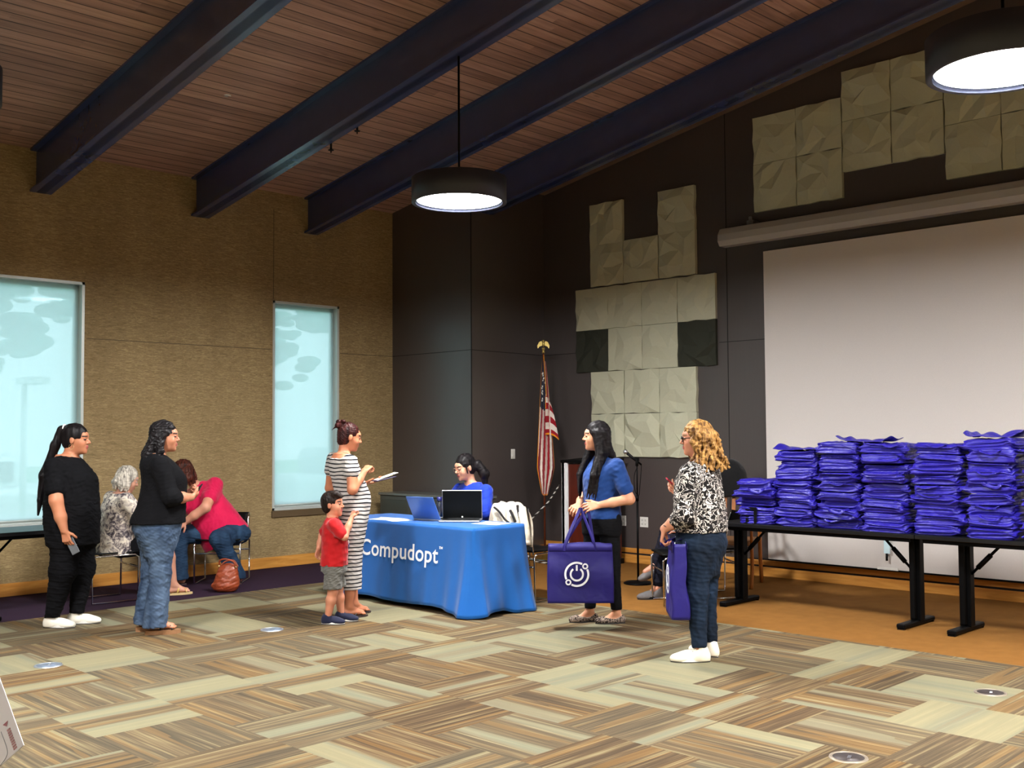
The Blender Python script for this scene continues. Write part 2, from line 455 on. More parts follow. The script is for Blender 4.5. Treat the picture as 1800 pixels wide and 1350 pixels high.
# the unseen side of the room
w = MB(); w.box((XL-.2, YB, 0), (XL, YW+.2, ceil_z(YB)+.1)); tag(w.build('wall_back', M_tan), kind='structure')
w = MB(); w.box((XL-.2, YB-.2, 0), (XW+.2, YB, ceil_z(YB)+.1)); tag(w.build('wall_front', M_tan), kind='structure')
# baseboards
b = MB(); b.box((XL, YW-.022, 0), (8.705, YW, 0.125), bev=.003)
tag(b.build('baseboard_left', M_trimw), kind='structure')
b = MB(); b.box((XW-.028, YB, 0.0), (XW, 9.42, 0.098), bev=.003); b.box((XW-.02, YB, 0.118), (XW, 9.42, 0.172), bev=.002)
tag(b.build('baseboard_right', M_trimy), kind='structure')
b = MB(); b.box((XW-.012, YB, 0.098), (XW, 9.42, 0.118)); b.box((XW-.014, YB, 0.172), (XW, 6.4, 0.186))
tag(b.build('trim_3', M_groove), kind='structure')
b = MB(); b.obox((9.4, 9.36, 0.06), (0.70, 0.012, 0.06), Matrix.Rotation(math.atan2(.11, 1.388), 3, 'Z')); b.box((8.69, 9.3, 0), (8.708, YW, .125))
tag(b.build('baseboard_column', M_trimw), kind='structure')
# thin cover strip where the ceiling meets the walls
b = MB(); b.box((XL, YW-.03, Z0-.035), (8.705, YW, Z0))
tag(b.build('trim_4', pm('ceiling_strip', (128, 100, 78), 0.6)), kind='structure')
b = MB()
y0, y1 = 9.4, YB
for p, q in (((XW-.10, y0), (XW, y1)),):
    v = [b.bm.verts.new((x, y, ceil_z(y)-dz)) for x in (p[0], q[0]) for y in (y0, y1) for dz in (0.03, 0.07)]
    # box along the slope
    idx = [(0, 1, 3, 2), (4, 6, 7, 5), (0, 2, 6, 4), (1, 5, 7, 3), (0, 4, 5, 1), (2, 3, 7, 6)]
    for i in idx: b.bm.faces.new([v[k] for k in i])
tag(b.build('trim_5', pm('ceiling_strip_2', (120, 98, 84), 0.6)), kind='structure')

# ---------------------------------------------------------------- windows
M_frame = pm('anodised_frame', (196, 202, 198), 0.35, 0.2, 0.03)
M_shade = mat_shade()
def window(n, q, lab):
    x0, x1, z0, z1 = q; y = YW
    m = MB(); t_ = .028; d = .13
    m.box((x0, y-.006, z1-t_), (x1, y+d, z1)); m.box((x0, y-.006, z0), (x1, y+d, z0+t_))
    m.box((x0, y-.006, z0), (x0+t_, y+d, z1)); m.box((x1-t_, y-.006, z0), (x1, y+d, z1))
    # inner sash
    e = .05
    m.box((x0+t_, y+.085, z1-t_-e), (x1-t_, y+.11, z1-t_)); m.box((x0+t_, y+.085, z0+t_), (x1-t_, y+.11, z0+t_+e))
    m.box((x0+t_, y+.085, z0+t_), (x0+t_+e, y+.11, z1-t_)); m.box((x1-t_-e, y+.085, z0+t_), (x1-t_, y+.11, z1-t_))
    fr = m.build('window_%d' % n, M_frame); tag(fr, kind='structure')
    p = MB(); p.box((x0+t_, y+.112, z0+t_), (x1-t_, y+.118, z1-t_))
    gl = NT('window_glass_%d' % n); g = gl.n('ShaderNodeBsdfTransparent'); g.inputs[0].default_value = (0.93, 0.97, 0.97, 1)
    gg = gl.n('ShaderNodeBsdfGlossy'); gg.inputs[1].default_value = 0.03; mx = gl.n('ShaderNodeMixShader'); mx.inputs[0].default_value = 0.06
    gl.l(g.outputs[0], mx.inputs[1]); gl.l(gg.outputs[0], mx.inputs[2]); gl.l(mx.outputs[0], gl.out.inputs[0])
    p.build('glass_pane', gl.m, fr)
    s = MB(); s.box((x0+t_+.02, y+.066, z0+t_+.03), (x1-t_-.012, y+.068, z1-t_-.005)); s.build('roller_shade', M_shade, fr)
    s = MB(); s.cyl((x0+t_+.02, y+.067, z0+t_+.028), (x1-t_-.012, y+.067, z0+t_+.028), .008, n=10); s.build('shade_bar', M_frame, fr)
    s = MB(); s.box((x0-.01, y-.022, z0-.079), (x1+.01, y+.01, z0-.004), bev=.003)
    s.build('window_sill', pm('sill_brown', (92, 74, 50), 0.5), fr)
    return fr
window(1, W1, ''); window(2, W2, '')

# ---------------------------------------------------------------- outside, behind the shades
g = MB(); g.box((-12, YW+.25, -0.25), (45, 60, -0.15))
tag(g.build('lawn', mat_solid_carpet('lawn_grass', (110, 150, 130), (150, 190, 165))), kind='structure')
g = MB(); g.box((-12, 17, -0.15), (45, 20.5, -0.13)); tag(g.build('driveway', pm('pale_asphalt', (190, 200, 205), 0.8)), kind='structure')
def tree(x, y, h, r, seed, label):
    rd = random.Random(seed); root = empty('tree', (x, y, -0.15), 0, label, 'tree', 'trees outside the windows')
    m = MB(); m.cyl((0, 0, 0), (0, 0, h*.6), .16, .08, 10); m.build('trunk', pm('bark', (96, 84, 74), 0.9), root)
    m = MB()
    for i in range(260):
        th = rd.random()*2*PI; ph = math.acos(rd.uniform(-1, 1)); q = r*rd.random()**.4
        c_ = Vector((q*math.sin(ph)*math.cos(th), q*math.sin(ph)*math.sin(th), h*.72+q*.8*math.cos(ph)))
        s_ = rd.uniform(.10, .28)*r/2
        m.sph(c_, s_, 6, sc=(1, 1, .5))
    m.build('crown', pm('leaves_pale', (96, 150, 140), 0.8, 0, .3, 4), root)
tree(6.2, 21, 6.5, 2.6, 1, 'leafy tree outside, faint through the shade of the wider left window')
tree(1.0, 26, 7.5, 2.9, 2, 'tall leafy tree outside, beyond the left window')
tree(15.0, 25, 6.8, 2.7, 3, 'leafy tree outside, faint through the shade of the narrow window')
pl = MB(); pl.cyl((6.05, 16.0, -.15), (6.05, 16.0, 2.3), .05, .04, 10); pl.box((6.0, 15.7, 2.3), (6.3, 16.2, 2.4))
o = pl.build('street_lamp', pm('pale_pole', (225, 232, 235), 0.5)); tag(o, 'pale street lamp outside the wide left window', 'lamp')
def car(x, y, c, label):
    root = empty('parked_car', (x, y, -.13), 0, label, 'car')
    m = MB(); m.box((-2.1, -.8, .3), (2.1, .8, .85), bev=.12, seg=2); m.box((-1.1, -.72, .8), (1.2, .72, 1.4), bev=.2, seg=2); m.build('body', pm('car_'+str(int(x)), c, 0.3, 0.2), root)
    m = MB(); m.box((-.95, -.73, .92), (1.05, .73, 1.28), bev=.05); m.build('windows', pm('car_glass', (70, 84, 92), 0.1), root)
    for sx in (-1.3, 1.3):
        for sy in (-.75, .6):
            m = MB(); m.cyl((sx, sy, .32), (sx, sy+.18, .32), .32, n=18); m.build('wheel', M_blackp, root)
car(5.6, 18.6, (235, 238, 240), 'white car parked outside, seen through the left window')
car(14.2, 18.9, (214, 224, 228), 'silver car parked outside, seen through the narrow window')
sd = bpy.data.lights.new('sun', 'SUN'); sd.energy = SUN_OUT; sd.angle = .02
so = bpy.data.objects.new('sun', sd); COL.objects.link(so); so.rotation_euler = (math.radians(38), 0, math.radians(20))

# ---------------------------------------------------------------- beams
def beam(x0, x1, label, yend=YW):
    xc = (x0+x1)/2; m = MB(); t_ = .022; zb = 3.97-Z0
    def strip(xa, xb, d0, d1):
        ys = (yend, YB)
        v = [m.bm.verts.new((x, y, ceil_z(y)+d)) for x in (xa, xb) for y in ys for d in (d0, d1)]
        for i in ((0, 1, 3, 2), (4, 6, 7, 5), (0, 2, 6, 4), (1, 5, 7, 3), (0, 4, 5, 1), (2, 3, 7, 6)): m.bm.faces.new([v[k] for k in i])
    strip(x0, x1, zb, zb+t_); strip(x0, x1, -.05-t_, -.05)
    strip(xc-.045, xc+.045, zb, -.05)
    strip(x0+.02, x1-.02, -.05, 0.0)
    return tag(m.build('ceiling_beam', M_navy), label, 'beam', 'navy steel ceiling beams')
beam(4.111, 4.324, 'navy steel ceiling beam, leftmost, ending above the wide left window')
beam(5.860, 6.075, 'navy steel ceiling beam left of the hanging drum lamp in the middle')
beam(7.350, 7.545, 'navy steel ceiling beam passing just behind the middle hanging lamp')
beam(8.90, 9.10, 'navy steel ceiling beam nearest the dark screen wall', 9.36)
beam(2.38, 2.59, 'navy steel ceiling beam over the space left of the view')
# smoke detector
d = empty('smoke_detector', (5.18, 8.905, ceil_z(8.905)), 0, 'small white smoke detector on the wooden ceiling between the two left beams', 'detector')
m = MB(); m.lathe([(0.001, -.045), (.045, -.045), (.058, -.03), (.062, 0), (.001, 0)], n=24); hs_ = m.build('housing', M_white, d)
m = MB(); m.lathe([(0.001, -.055), (.02, -.055), (.022, -.045), (.001, -.045)], n=16); m.build('sensor', pm('sensor_grey', (170, 170, 168), .5), hs_)
d.rotation_euler = (math.atan(SL), 0, 0)
for (x, y, dz, lab) in ((6.10, 8.10, 0.0, 'small dark sprinkler head beside the second ceiling beam, the upper of two'), (6.10, 8.52, 0.03, 'small dark sprinkler head beside the second ceiling beam, the lower of two')):
    z = ceil_z(y)-.47
    s = empty('sprinkler', (x, y, z-dz), 0, lab, 'sprinkler')
    m = MB(); m.cyl((0, 0, .47+dz), (0, 0, -.03), .011, n=10); m.build('pipe', M_blackp, s)
    m = MB(); m.cyl((0, 0, -.03), (0, 0, -.036), .028, n=14); m.cyl((0, 0, -.036), (0, 0, -.06), .006, n=8); m.build('deflector', M_black, s)

# ---------------------------------------------------------------- pendant lamps
M_disc = mat_emit('lamp_diffuser', (0.98, 0.975, 0.96, 1), LAMP_STRENGTH)
def pendant(x, y, z, label, group='drum pendant lamps'):
    root = empty('pendant_lamp', (x, y, z), 0, label, 'lamp', group)
    m = MB(); m.lathe([(.362, -.028), (.395, -.028), (.395, .175), (.385, .18), (.02, .18), (.02, .17), (.352, .17), (.352, 0)], n=64)
    m.build('drum_shade', pm('drum_grey', (38, 41, 54), 0.5), root, recalc=True)
    m = MB(); m.lathe([(0.0005, -.004), (.352, -.004), (.352, 0.0), (0.0005, 0.0)], n=64); m.build('diffuser', M_disc, root)
    m = MB(); m.cyl((0, 0, .18), (0, 0, (ceil_z(y)-.485 if abs(x-5.97) < .2 else ceil_z(y))-z), .009, n=8); m.build('cord', M_black, root)
    m = MB(); m.cyl((0, 0, .18), (0, 0, .21), .05, .02, n=16); m.build('cap', M_black, root)
pendant(5.97, 6.53, 3.49, 'round drum pendant lamp glowing white, hanging in the middle above the blue table')
pendant(5.87, 2.10, 3.49, 'round drum pendant lamp glowing white above the projection screen at right')
for x, y, lab in ((1.9, 6.53, 'left of the view, nearest the window wall'), (1.9, 2.10, 'above the viewer'), (-1.8, 4.3, 'behind the viewer, farthest left'), (3.9, -1.6, 'right of the viewer'), (8.1, -1.2, 'right of the view, nearest the screen wall')):
    pendant(x, y, 3.49, 'round drum pendant lamp hanging '+lab)
# ================================================================ WALL FITTINGS
M_tile = pm('acoustic_felt_pale', (192, 192, 168), 0.9, 0, 0.05, 60, 0.15, spec=.15)
M_tiled = pm('acoustic_felt_dark', (56, 58, 50), 0.9, 0, 0.05, 60, 0.15, spec=.15)
def facet_mesh(seed, s=.513):
    rd = random.Random(seed); n = 4; m = MB(); P = {}
    for i in range(n+1):
        for j in range(n+1):
            e = i in (0, n) or j in (0, n)
            y = i/n*s; z = j/n*s
            if not e: y += rd.uniform(-.05, .05); z += rd.uniform(-.05, .05); d = rd.uniform(.026, .088)
            else: d = rd.uniform(.034, .046)
            if e and 0 < j < n: y += (.006 if j % 2 else -.006)
            P[i, j] = m.bm.verts.new((-d, y-s/2, z-s/2))
    for i in range(n):
        for j in range(n):
            a, b, c_, d = P[i, j], P[i+1, j], P[i+1, j+1], P[i, j+1]
            if rd.random() < .5: m.bm.faces.new((a, b, c_)); m.bm.faces.new((a, c_, d))
            else: m.bm.faces.new((a, b, d)); m.bm.faces.new((b, c_, d))
    ring = [P[i, 0] for i in range(n+1)]+[P[n, j] for j in range(1, n+1)]+[P[i, n] for i in range(n-1, -1, -1)]+[P[0, j] for j in range(n-1, 0, -1)]
    back = [m.bm.verts.new((0, v.co.y, v.co.z)) for v in ring]
    for i in range(len(ring)):
        k = (i+1) % len(ring); m.bm.faces.new((ring[i], ring[k], back[k], back[i]))
    m.bm.faces.new(back)
    bmesh.ops.recalc_face_normals(m.bm, faces=m.bm.faces)
    me = bpy.data.meshes.new('acoustic_tile'); m.bm.to_mesh(me); m.bm.free(); return me
tm = [facet_mesh(s) for s in (3, 11, 23, 5)]
tmd = facet_mesh(17); tm_ = tmd
for q in tm: q.materials.append(M_tile)
tmd.materials.append(M_tiled)
ords = ['first', 'second', 'third', 'fourth']
def tile(y, z, me, label, rot=0):
    o = bpy.data.objects.new('acoustic_tile', me); COL.objects.link(o)
    o.location = (XW, y, z); o.rotation_euler = (rot*PI/2, 0, 0)
    tag(o, label, 'wall panel', 'faceted acoustic wall tiles')
# y of columns goes down as one moves right
rows = [('top row', 4.105, [(8.345, 1), (7.295, 1)]), ('second row', 3.598, [(8.34, 1), (7.815, 1), (7.29, 1)]),
        ('third row', 3.066, [(8.585, 1), (8.067, 1), (7.548, 1), (7.03, 1)]),
        ('fourth row', 2.549, [(8.585, 0), (8.067, 1), (7.548, 1), (7.03, 0)]),
        ('fifth row', 2.030, [(8.345, 1), (7.82, 1), (7.30, 1)]), ('bottom row', 1.512, [(8.345, 1), (7.82, 1), (7.30, 1)])]
k = 0
for rn, z, cols in rows:
    for i, (y, pale) in enumerate(cols):
        k += 1
        what = 'pale grey faceted acoustic tile' if pale else 'dark charcoal faceted acoustic tile'
        tile(y, z, tm[(k*3+i) % 4] if pale else tmd, '%s, %s from left in the %s left of the screen' % (what, ords[i], rn), (k*7) % 4)
for gi, (gn, y0, z0) in enumerate((('left', 5.998, 4.181), ('middle', 4.95, 4.44), ('right', 3.90, 4.181))):
    for r_ in range(2):
        for c_ in range(2):
            k += 1
            tile(y0-c_*.522, z0+r_*.518, tm[(k*5+gi) % 4], 'pale grey faceted acoustic tile above the screen, %s %s of the %s block of four' % (('lower', 'upper')[r_], ('left', 'right')[c_], gn), (k*3) % 4)

# projection screen
sc = empty('projection_screen', (XW, 3.5, 0), 0, 'large white pull-down projection screen hanging on the dark wall behind the bag tables', 'screen')
t = NT('screen_vinyl'); M_scr = t.done(t.mix(t.noise(scale=120, detail=1), rgb((206, 200, 196)), rgb((214, 208, 203))), .9, 0, .1)
m = MB(); m.box((-.115, -3.9, .20), (-.112, 2.605, 3.47)); m.build('screen_fabric', M_scr, sc)
m = MB()
prof = [(-.235, 3.63), (-.23, 3.70), (-.19, 3.765), (-.12, 3.785), (-.04, 3.775), (-.03, 3.60), (-.08, 3.575), (-.20, 3.575)]
m.prism([(x, z) for x, z in prof], -2.0, 3.12, Matrix(((1, 0, 0, 0), (0, 0, -1, 1.2), (0, 1, 0, 0), (0, 0, 0, 1)))) if False else None
A_ = [m.bm.verts.new((x, 3.10, z)) for x, z in prof]; B_ = [m.bm.verts.new((x, -3.9, z)) for x, z in prof]
m.bm.faces.new(A_); m.bm.faces.new(B_[::-1])
for i in range(len(prof)): m.bm.faces.new((A_[i], B_[i], B_[(i+1) % 8], A_[(i+1) % 8]))
m.build('housing', pm('screen_case', (176, 174, 172), .35, 0, .02), sc)
m = MB(); m.box((-.12, 2.72, 3.77), (0, 2.80, 3.83)); m.box((-.12, 2.745, 3.80), (-.10, 2.775, 3.87)); m.build('mounting_bracket', pm('bracket', (150, 150, 152), .4, .6), sc)
m = MB(); m.box((-.122, -3.9, .188), (-.108, 2.605, .203)); m.build('bottom_bar', M_black, sc)
m = MB(); m.box((-.150, 1.245, .36), (-.142, 1.305, .60)); m.build('pull_tab', pm('pull_tab_blue', (206, 232, 240), .3), sc)
m = MB(); m.cyl((-.147, 1.277, .29), (-.147, 1.277, .36), .012, n=8); m.build('pull_grip', M_blackp, sc)
m = MB(); m.box((-.142, 1.17, .20), (-.134, 1.38, .225)); m.build('pull_base', M_white, sc)

# switch and outlets
def plate(name, loc, face, w, h, label, cat, nsock):
    o = empty(name, loc, face, label, cat)
    m = MB(); m.box((-w/2, -.007, -h/2), (w/2, 0, h/2), bev=.002); cp = m.build('cover_plate', M_white, o)
    for i in range(nsock):
        cx = (i-(nsock-1)/2)*.046
        if cat == 'outlet':
            for cz in (-.022, .022):
                m = MB(); m.box((cx-.014, -.010, cz-.014), (cx+.014, -.006, cz+.014), bev=.003); m.build('socket', pm('socket_grey', (196, 194, 188), .5), cp)
        else:
            m = MB(); m.box((cx-.012, -.011, -.03), (cx+.012, -.006, .03), bev=.003); m.build('rocker', M_white, cp)
plate('light_switch', (9.455, 9.375, 1.286), math.atan2(.11, 1.388), .075, .12, 'white light switch plate on the side of the dark column', 'switch', 1)
plate('wall_outlet', (XW, 7.835, .487), -PI/2, .118, .12, 'white double wall outlet low on the dark wall right of the microphone stand', 'outlet', 2)
plate('wall_outlet', (XW, 8.165, .487), -PI/2, .118, .12, 'white wall outlet partly behind the woman in the blue polo shirt', 'outlet', 2)

# floor boxes
def floorbox(x, y, metal, label):
    o = empty('floor_box', (x, y, 0), .3, label, 'floor outlet', 'round floor outlet boxes')
    ring = pm('box_ring_bright', (190, 196, 204), .3, .8) if metal else pm('box_ring_dark', (150, 138, 122), .4, .5)
    lid = pm('box_lid_bright', (150, 164, 184), .3, .6) if metal else pm('box_lid_dark', (58, 50, 48), .5, .2)
    m = MB(); m.lathe([(.074, 0), (.074, .005), (.089, .005), (.091, 0)], n=40); m.build('ring', ring, o)
    m = MB(); m.lathe([(.0005, .004), (.074, .004), (.074, 0)], n=40); m.box((-.05, -.004, .004), (.05, .004, .0055)); l_ = m.build('lid', lid, o)
    m = MB(); m.box((-.018, -.012, .0045), (.018, .004, .008), bev=.001); m.build('latch', M_silver, l_)
floorbox(2.97, 7.37, True, 'round bright metal floor outlet cover at the far left of the carpet')
floorbox(4.735, 7.397, True, 'round bright metal floor outlet cover between the jeans woman and the boy')
floorbox(6.515, 2.507, False, 'round dark floor outlet cover near the right edge of the carpet')
floorbox(4.775, 2.505, False, 'round dark floor outlet cover at the bottom right, nearest the viewer')

# low grey heater cabinet against the column
hc = empty('heater_cabinet', (8.5, 9.85, 0), 0, 'low dark grey metal heater cabinet against the column behind the blue table', 'cabinet')
M_cab = pm('cabinet_grey', (84, 86, 82), .35, .4)
m = MB(); m.box((-.19, -.95, .0), (.2, .72, .79), bev=.01); m.build('body', M_cab, hc)
m = MB(); m.box((-.205, -.965, .79), (.2, .735, .822), bev=.006); m.build('top', pm('cabinet_top', (120, 122, 118), .3, .5), hc)
m = MB()
for i in range(3): m.box((-.196, -.93+i*.55, .06), (-.189, -.42+i*.55, .74), bev=.003)
m.build('front_panel', pm('cabinet_panel', (74, 78, 74), .4, .4), hc)
m = MB(); m.cyl((-.196, .62, .2), (-.205, .62, .2), .015, n=12); m.build('knob', M_blackp, hc)

# flag
fg = empty('flag', (9.56, 8.94, 0), 0, 'american flag with gold fringe hanging from a pole in the dark corner', 'flag')
m = MB(); m.cyl((0, 0, 0.02), (0, 0, 2.55), .013, n=14); m.build('pole', pm('pole_wood', (88, 42, 28), .35), fg)
m = MB(); m.lathe([(.0005, 0), (.14, 0), (.14, .015), (.05, .035), (.022, .10), (.0005, .10)], n=32); m.build('base', pm('brass_base', (150, 118, 58), .3, .8), fg)
M_gold = pm('gilt', (210, 186, 110), .3, .7)
fi = MB(); fi.cyl((0, 0, 2.52), (0, 0, 2.565), .018, .014, 12); fi.sph((0, 0, 2.575), .02); fi.sph((0, 0, 2.635), .022, sc=(.7, .8, 1.5))
fi.sph((0, 0, 2.672), .012, sc=(1.2, 1, 1)); fi.cyl((-.008, .006, 2.672), (-.02, .014, 2.664), .005, .001, 6)
for s_ in (-1, 1):
    q = Vector((.71, -.70, 0))*s_
    pts = [Vector((0, 0, 2.64)), q*.028+Vector((0, 0, 2.668)), q*.055+Vector((0, 0, 2.655)), q*.075+Vector((0, 0, 2.61)), q*.068+Vector((0, 0, 2.575)), q*.05+Vector((0, 0, 2.60)), q*.02+Vector((0, 0, 2.61))]
    n_ = Vector((.70, .71, 0))*.005
    a_ = [fi.bm.verts.new(p-n_) for p in pts]; b_ = [fi.bm.verts.new(p+n_) for p in pts]
    fi.bm.faces.new(a_); fi.bm.faces.new(b_[::-1])
    for i in range(7): fi.bm.faces.new((a_[i], b_[i], b_[(i+1) % 7], a_[(i+1) % 7]))
fi.build('eagle_finial', M_gold, fg)
# draped cloth: u across the cloth (0 hoist .. 1 fly), v from the top down
q_ = Vector((.705, -.709, 0)); nn = Vector((-.709, -.705, 0))
def flag_pt(u, v):
    z = 2.42 - v*1.56 - (.10*math.sin(u*PI))*(v > .3)*(v-.3) - .10*abs(u-.5)*v
    wid = .04 + .19*min(1, v*1.15)**.8
    if v > .8: wid *= 1-3.2*(v-.8)
    x = (u-.42)*wid
    d = .035*math.sin(u*PI*5.0+v*1.2)*min(1, v*2+.25) + .03
    return q_*x + nn*d + Vector((0, 0, z))
t = NT('flag_cloth')
t.b.inputs['Roughness'].default_value = .6
def colorize_flag(o, NU, NV):
    me = o.data
    for p in me.polygons:
        i, j = divmod(p.index, NV-1); u = i/(NU-1); v = j/(NV-1)
        a = u*.9 + .1 + .35*(v)              # bunched stripes lean across the folds
        if u < .04 or u > .96 or v > .985: p.material_index = 3
        elif v < .34+.08*u and u < .72: p.material_index = 2
        else: p.material_index = 0 if int((u*7.2 + v*2.3)) % 2 == 0 else 1
m = MB(); NU, NV = 61, 90
m.grid(lambda u, v: flag_pt(u, v), NU, NV)
o = m.build('cloth', [fabric('flag_red', (150, 18, 34)), fabric('flag_white', (226, 216, 206)), fabric('flag_blue', (22, 24, 52)), fabric('flag_gold', (224, 138, 32))], fg, recalc=False)
colorize_flag(o, NU, NV)
m = MB(); rd = random.Random(4)
for i in range(16):
    u = rd.uniform(.12, .68); v = .09+.25*((i*0.618) % 1.0)
    p = flag_pt(u, v) + nn*.006; r_ = .017
    ps = []
    for k_ in range(10):
        a = PI/2+k_*PI/5; rr = r_ if k_ % 2 == 0 else r_*.42
        ps.append(p + q_*(rr*math.cos(a)) + Vector((0, 0, rr*math.sin(a))))
    m.bm.faces.new([m.bm.verts.new(x) for x in ps])
m.build('stars', pm('star_white', (236, 232, 226), .6), fg, solid=.002)
m = MB()   # fly end hanging out on the right with white and red bars
def fly(u, v): return q_*(.015+.165*u*(.30+.70*v**.7)) + nn*(.065+.018*math.sin(u*7+v*3)) + Vector((0, 0, 1.99-.47*v-.07*u+.03*math.sin(u*3)))
NU2, NV2 = 13, 42
m.grid(fly, NU2, NV2)
o = m.build('fly_end', [bpy.data.materials['flag_red'], bpy.data.materials['flag_white'], bpy.data.materials['flag_gold']], fg, recalc=False)
for p in o.data.polygons:
    i, j = divmod(p.index, NV2-1); v = j/(NV2-1)
    p.material_index = 2 if (v > .93 or i == 0 and v < .3) else (1 if int(v*6.0) % 2 == 0 and v > .0 else 0)
m = MB(); m.tube([q_*.0+nn*.03+Vector((0, 0, 2.50)), q_*.012+nn*.05+Vector((0, 0, 2.3)), q_*.03+nn*.055+Vector((0, 0, 2.0)), q_*.034+nn*.05+Vector((0, 0, 1.86))], .005, sub=5); m.sph(tuple(q_*.034+nn*.05+Vector((0, 0, 1.84))), .02, sc=(1, 1, 2))
m.build('gold_tassel', bpy.data.materials['flag_gold'], fg)

# lectern
lc = empty('lectern', (9.745, 8.335, 0), 0, 'dark red wood lectern with a white side panel beside the flag', 'lectern')
M_mah = mat_wood('mahogany', (66, 22, 14), (98, 38, 24), 'Z', 1.0, .35, False)
m = MB(); m.box((-.2, -.28, .06), (.2, .245, 1.17), bev=.004); m.build('body', M_mah, lc)
m = MB(); m.box((-.22, .20, .04), (-.20, .29, 1.19)); m.box((-.22, .247, .04), (.2, .29, 1.19), bev=.003); m.build('side_panel', pm('panel_white', (240, 242, 244), .4), lc)
m = MB(); m.obox((0, 0, 1.215), (.235, .30, .015), Matrix.Rotation(-.05, 3, 'Y'), bev=.004); m.build('top', M_blackp, lc)
m = MB(); m.box((-.22, -.3, 0), (.22, .29, .06), bev=.004); m.build('base', M_blackp, lc)
m = MB(); m.tube([(9.52, 8.66, .92), (9.48, 8.80, .72), (9.44, 8.92, .60), (9.38, 9.06, .44), (9.36, 9.12, .28), (9.34, 9.06, .12), (9.33, 8.90, .02), (9.28, 8.6, .012), (9.2, 8.3, .012)], .009, n=8, sub=8)
t = NT('twisted_cord'); x, y, z = t.xyz()
fz = t.math('FRACT', t.math('MULTIPLY', t.math('ADD', z, t.math('MULTIPLY', y, .3)), 22))
t.done(t.mix(t.math('GREATER_THAN', fz, .5), rgb((20, 20, 22)), rgb((206, 204, 198))), .6)
tag(m.build('power_cord', t.m), 'black and white striped cord drooping from the lectern to the floor', 'cord')

# microphone stand
ms = empty('microphone_stand', (8.727, 6.859, 0), 0, 'black microphone stand with round base behind the two right-hand women', 'microphone stand')
m = MB(); m.lathe([(.0005, 0), (.148, 0), (.15, .012), (.13, .022), (.02, .03), (.0005, .03)], n=40); m.build('base', M_black, ms)
m = MB(); m.cyl((0, 0, .03), (0, 0, .86), .011, n=12); m.cyl((0, 0, .86), (0, 0, 1.24), .007, n=12); m.cyl((0, 0, .84), (0, 0, .9), .016, n=12); m.build('pole', M_black, ms)
a = Vector((0, 0, 1.25)); dr = Vector((-.705*.75, .709*.75, .62)).normalized()
m = MB(); m.tube([a-dr*.06, a+dr*.13], lambda t: .010+.006*t, n=12); m.build('microphone', M_blackp, ms)
m = MB(); m.sph(tuple(a+dr*.15), .024, sc=(1, 1, 1)); m.build('microphone_head', M_silver, ms)
m = MB(); m.cyl((0, 0, 1.2), (0, 0, 1.27), .016, n=12); m.obox((0, 0, 1.27), (.014, .02, .02)); m.build('clip', M_blackp, ms)
m = MB(); m.tube([a-dr*.06, (.03, -.03, 1.15), (.02, -.02, 1.0), (.012, -.012, .9), (-.016, .016, .95), (-.02, .02, 1.1), (0, 0, 1.18)], .004, n=6, sub=6); m.build('cable_loop', M_blackp, ms)

# ================================================================ THE BLUE CLOTH TABLE
TX0, TX1, TY0, TY1, TH = 6.20, 6.80, 6.62, 8.50, .742
ft = empty('folding_table', ((TX0+TX1)/2, (TY0+TY1)/2, 0), 0, 'folding table hidden under the blue printed cloth', 'table')
hx, hy = (TX1-TX0)/2, (TY1-TY0)/2
m = MB(); m.box((-hx, -hy, TH-.035), (hx, hy, TH-.006), bev=.004); m.build('tabletop', pm('table_grey', (150, 150, 148), .5), ft)
for sy in (-1, 1):
    for sx in (-1, 1):
        m = MB(); m.cyl((sx*(hx-.06), sy*(hy-.14), TH-.035), (sx*(hx-.05), sy*(hy-.10), 0.0), .014, n=10); m.build('leg', M_black, ft)
m = MB(); m.box((-hx+.01, -hy+.08, .0), (hx-.01, -hy+.13, .04)); m.build('foot_bar', M_black, ft)
# cloth: one continuous sheet, folds gather at the corners
per = [(TX0, TY1), (TX0, TY0), (TX1, TY0), (TX1, TY1)]
segs = []; tot = 0
cx0, cy0 = (TX0+TX1)/2, (TY0+TY1)/2
def cloth_pt(s, v):
    """s in 0..1 around, v 0 at the table edge .. 1 at the hem"""
    L = [TY1-TY0, TX1-TX0, TY1-TY0, TX1-TX0]; T = sum(L); d = (s % 1.0)*T; i = 0
    while i < 3 and d > L[i]: d -= L[i]; i += 1
    f_ = d/L[i]; a = per[i]; b = per[(i+1) % 4]
    x = a[0]+(b[0]-a[0])*f_; y = a[1]+(b[1]-a[1])*f_
    n = [(-1, 0), (0, -1), (1, 0), (0, 1)][i]; tg = ((b[0]-a[0])/L[i], (b[1]-a[1])/L[i])
    e = min(d, L[i]-d)                                  # distance from the nearest corner
    w = math.exp(-(e/.13)**2); sg = -1 if d < L[i]/2 else 1
    far = math.exp(-(e/.40)**2)
    # corner: swing towards the diagonal and out
    out = .012+v*(.035+.075*far*v) + w*v*.03
    out += v*.016*math.sin(e*34+i)*far*(e > .05) + v*v*.010*math.sin(d*11+i*2) + v*.004*math.sin(d*29)
    along = sg*w*v*(.05)
    gather = -.045*math.exp(-(e/.035)**2)*v
    out += gather if i in (0, 1, 2) else 0
    x += n[0]*out+tg[0]*along; y += n[1]*out+tg[1]*along
    hem = .055+.02*math.sin(d*5+i) - .05*far
    if i == 1: hem = .03-.02*far+.03*math.sin(d*9)
    z = TH+.004 - v*(TH+.004-max(.006, hem))
    return Vector((x, y, z))
L_T = 2*((TY1-TY0)+(TX1-TX0))
m = MB(); NS, NVV = 420, 26
V = m.grid(cloth_pt, NS, NVV, closed_u=True)
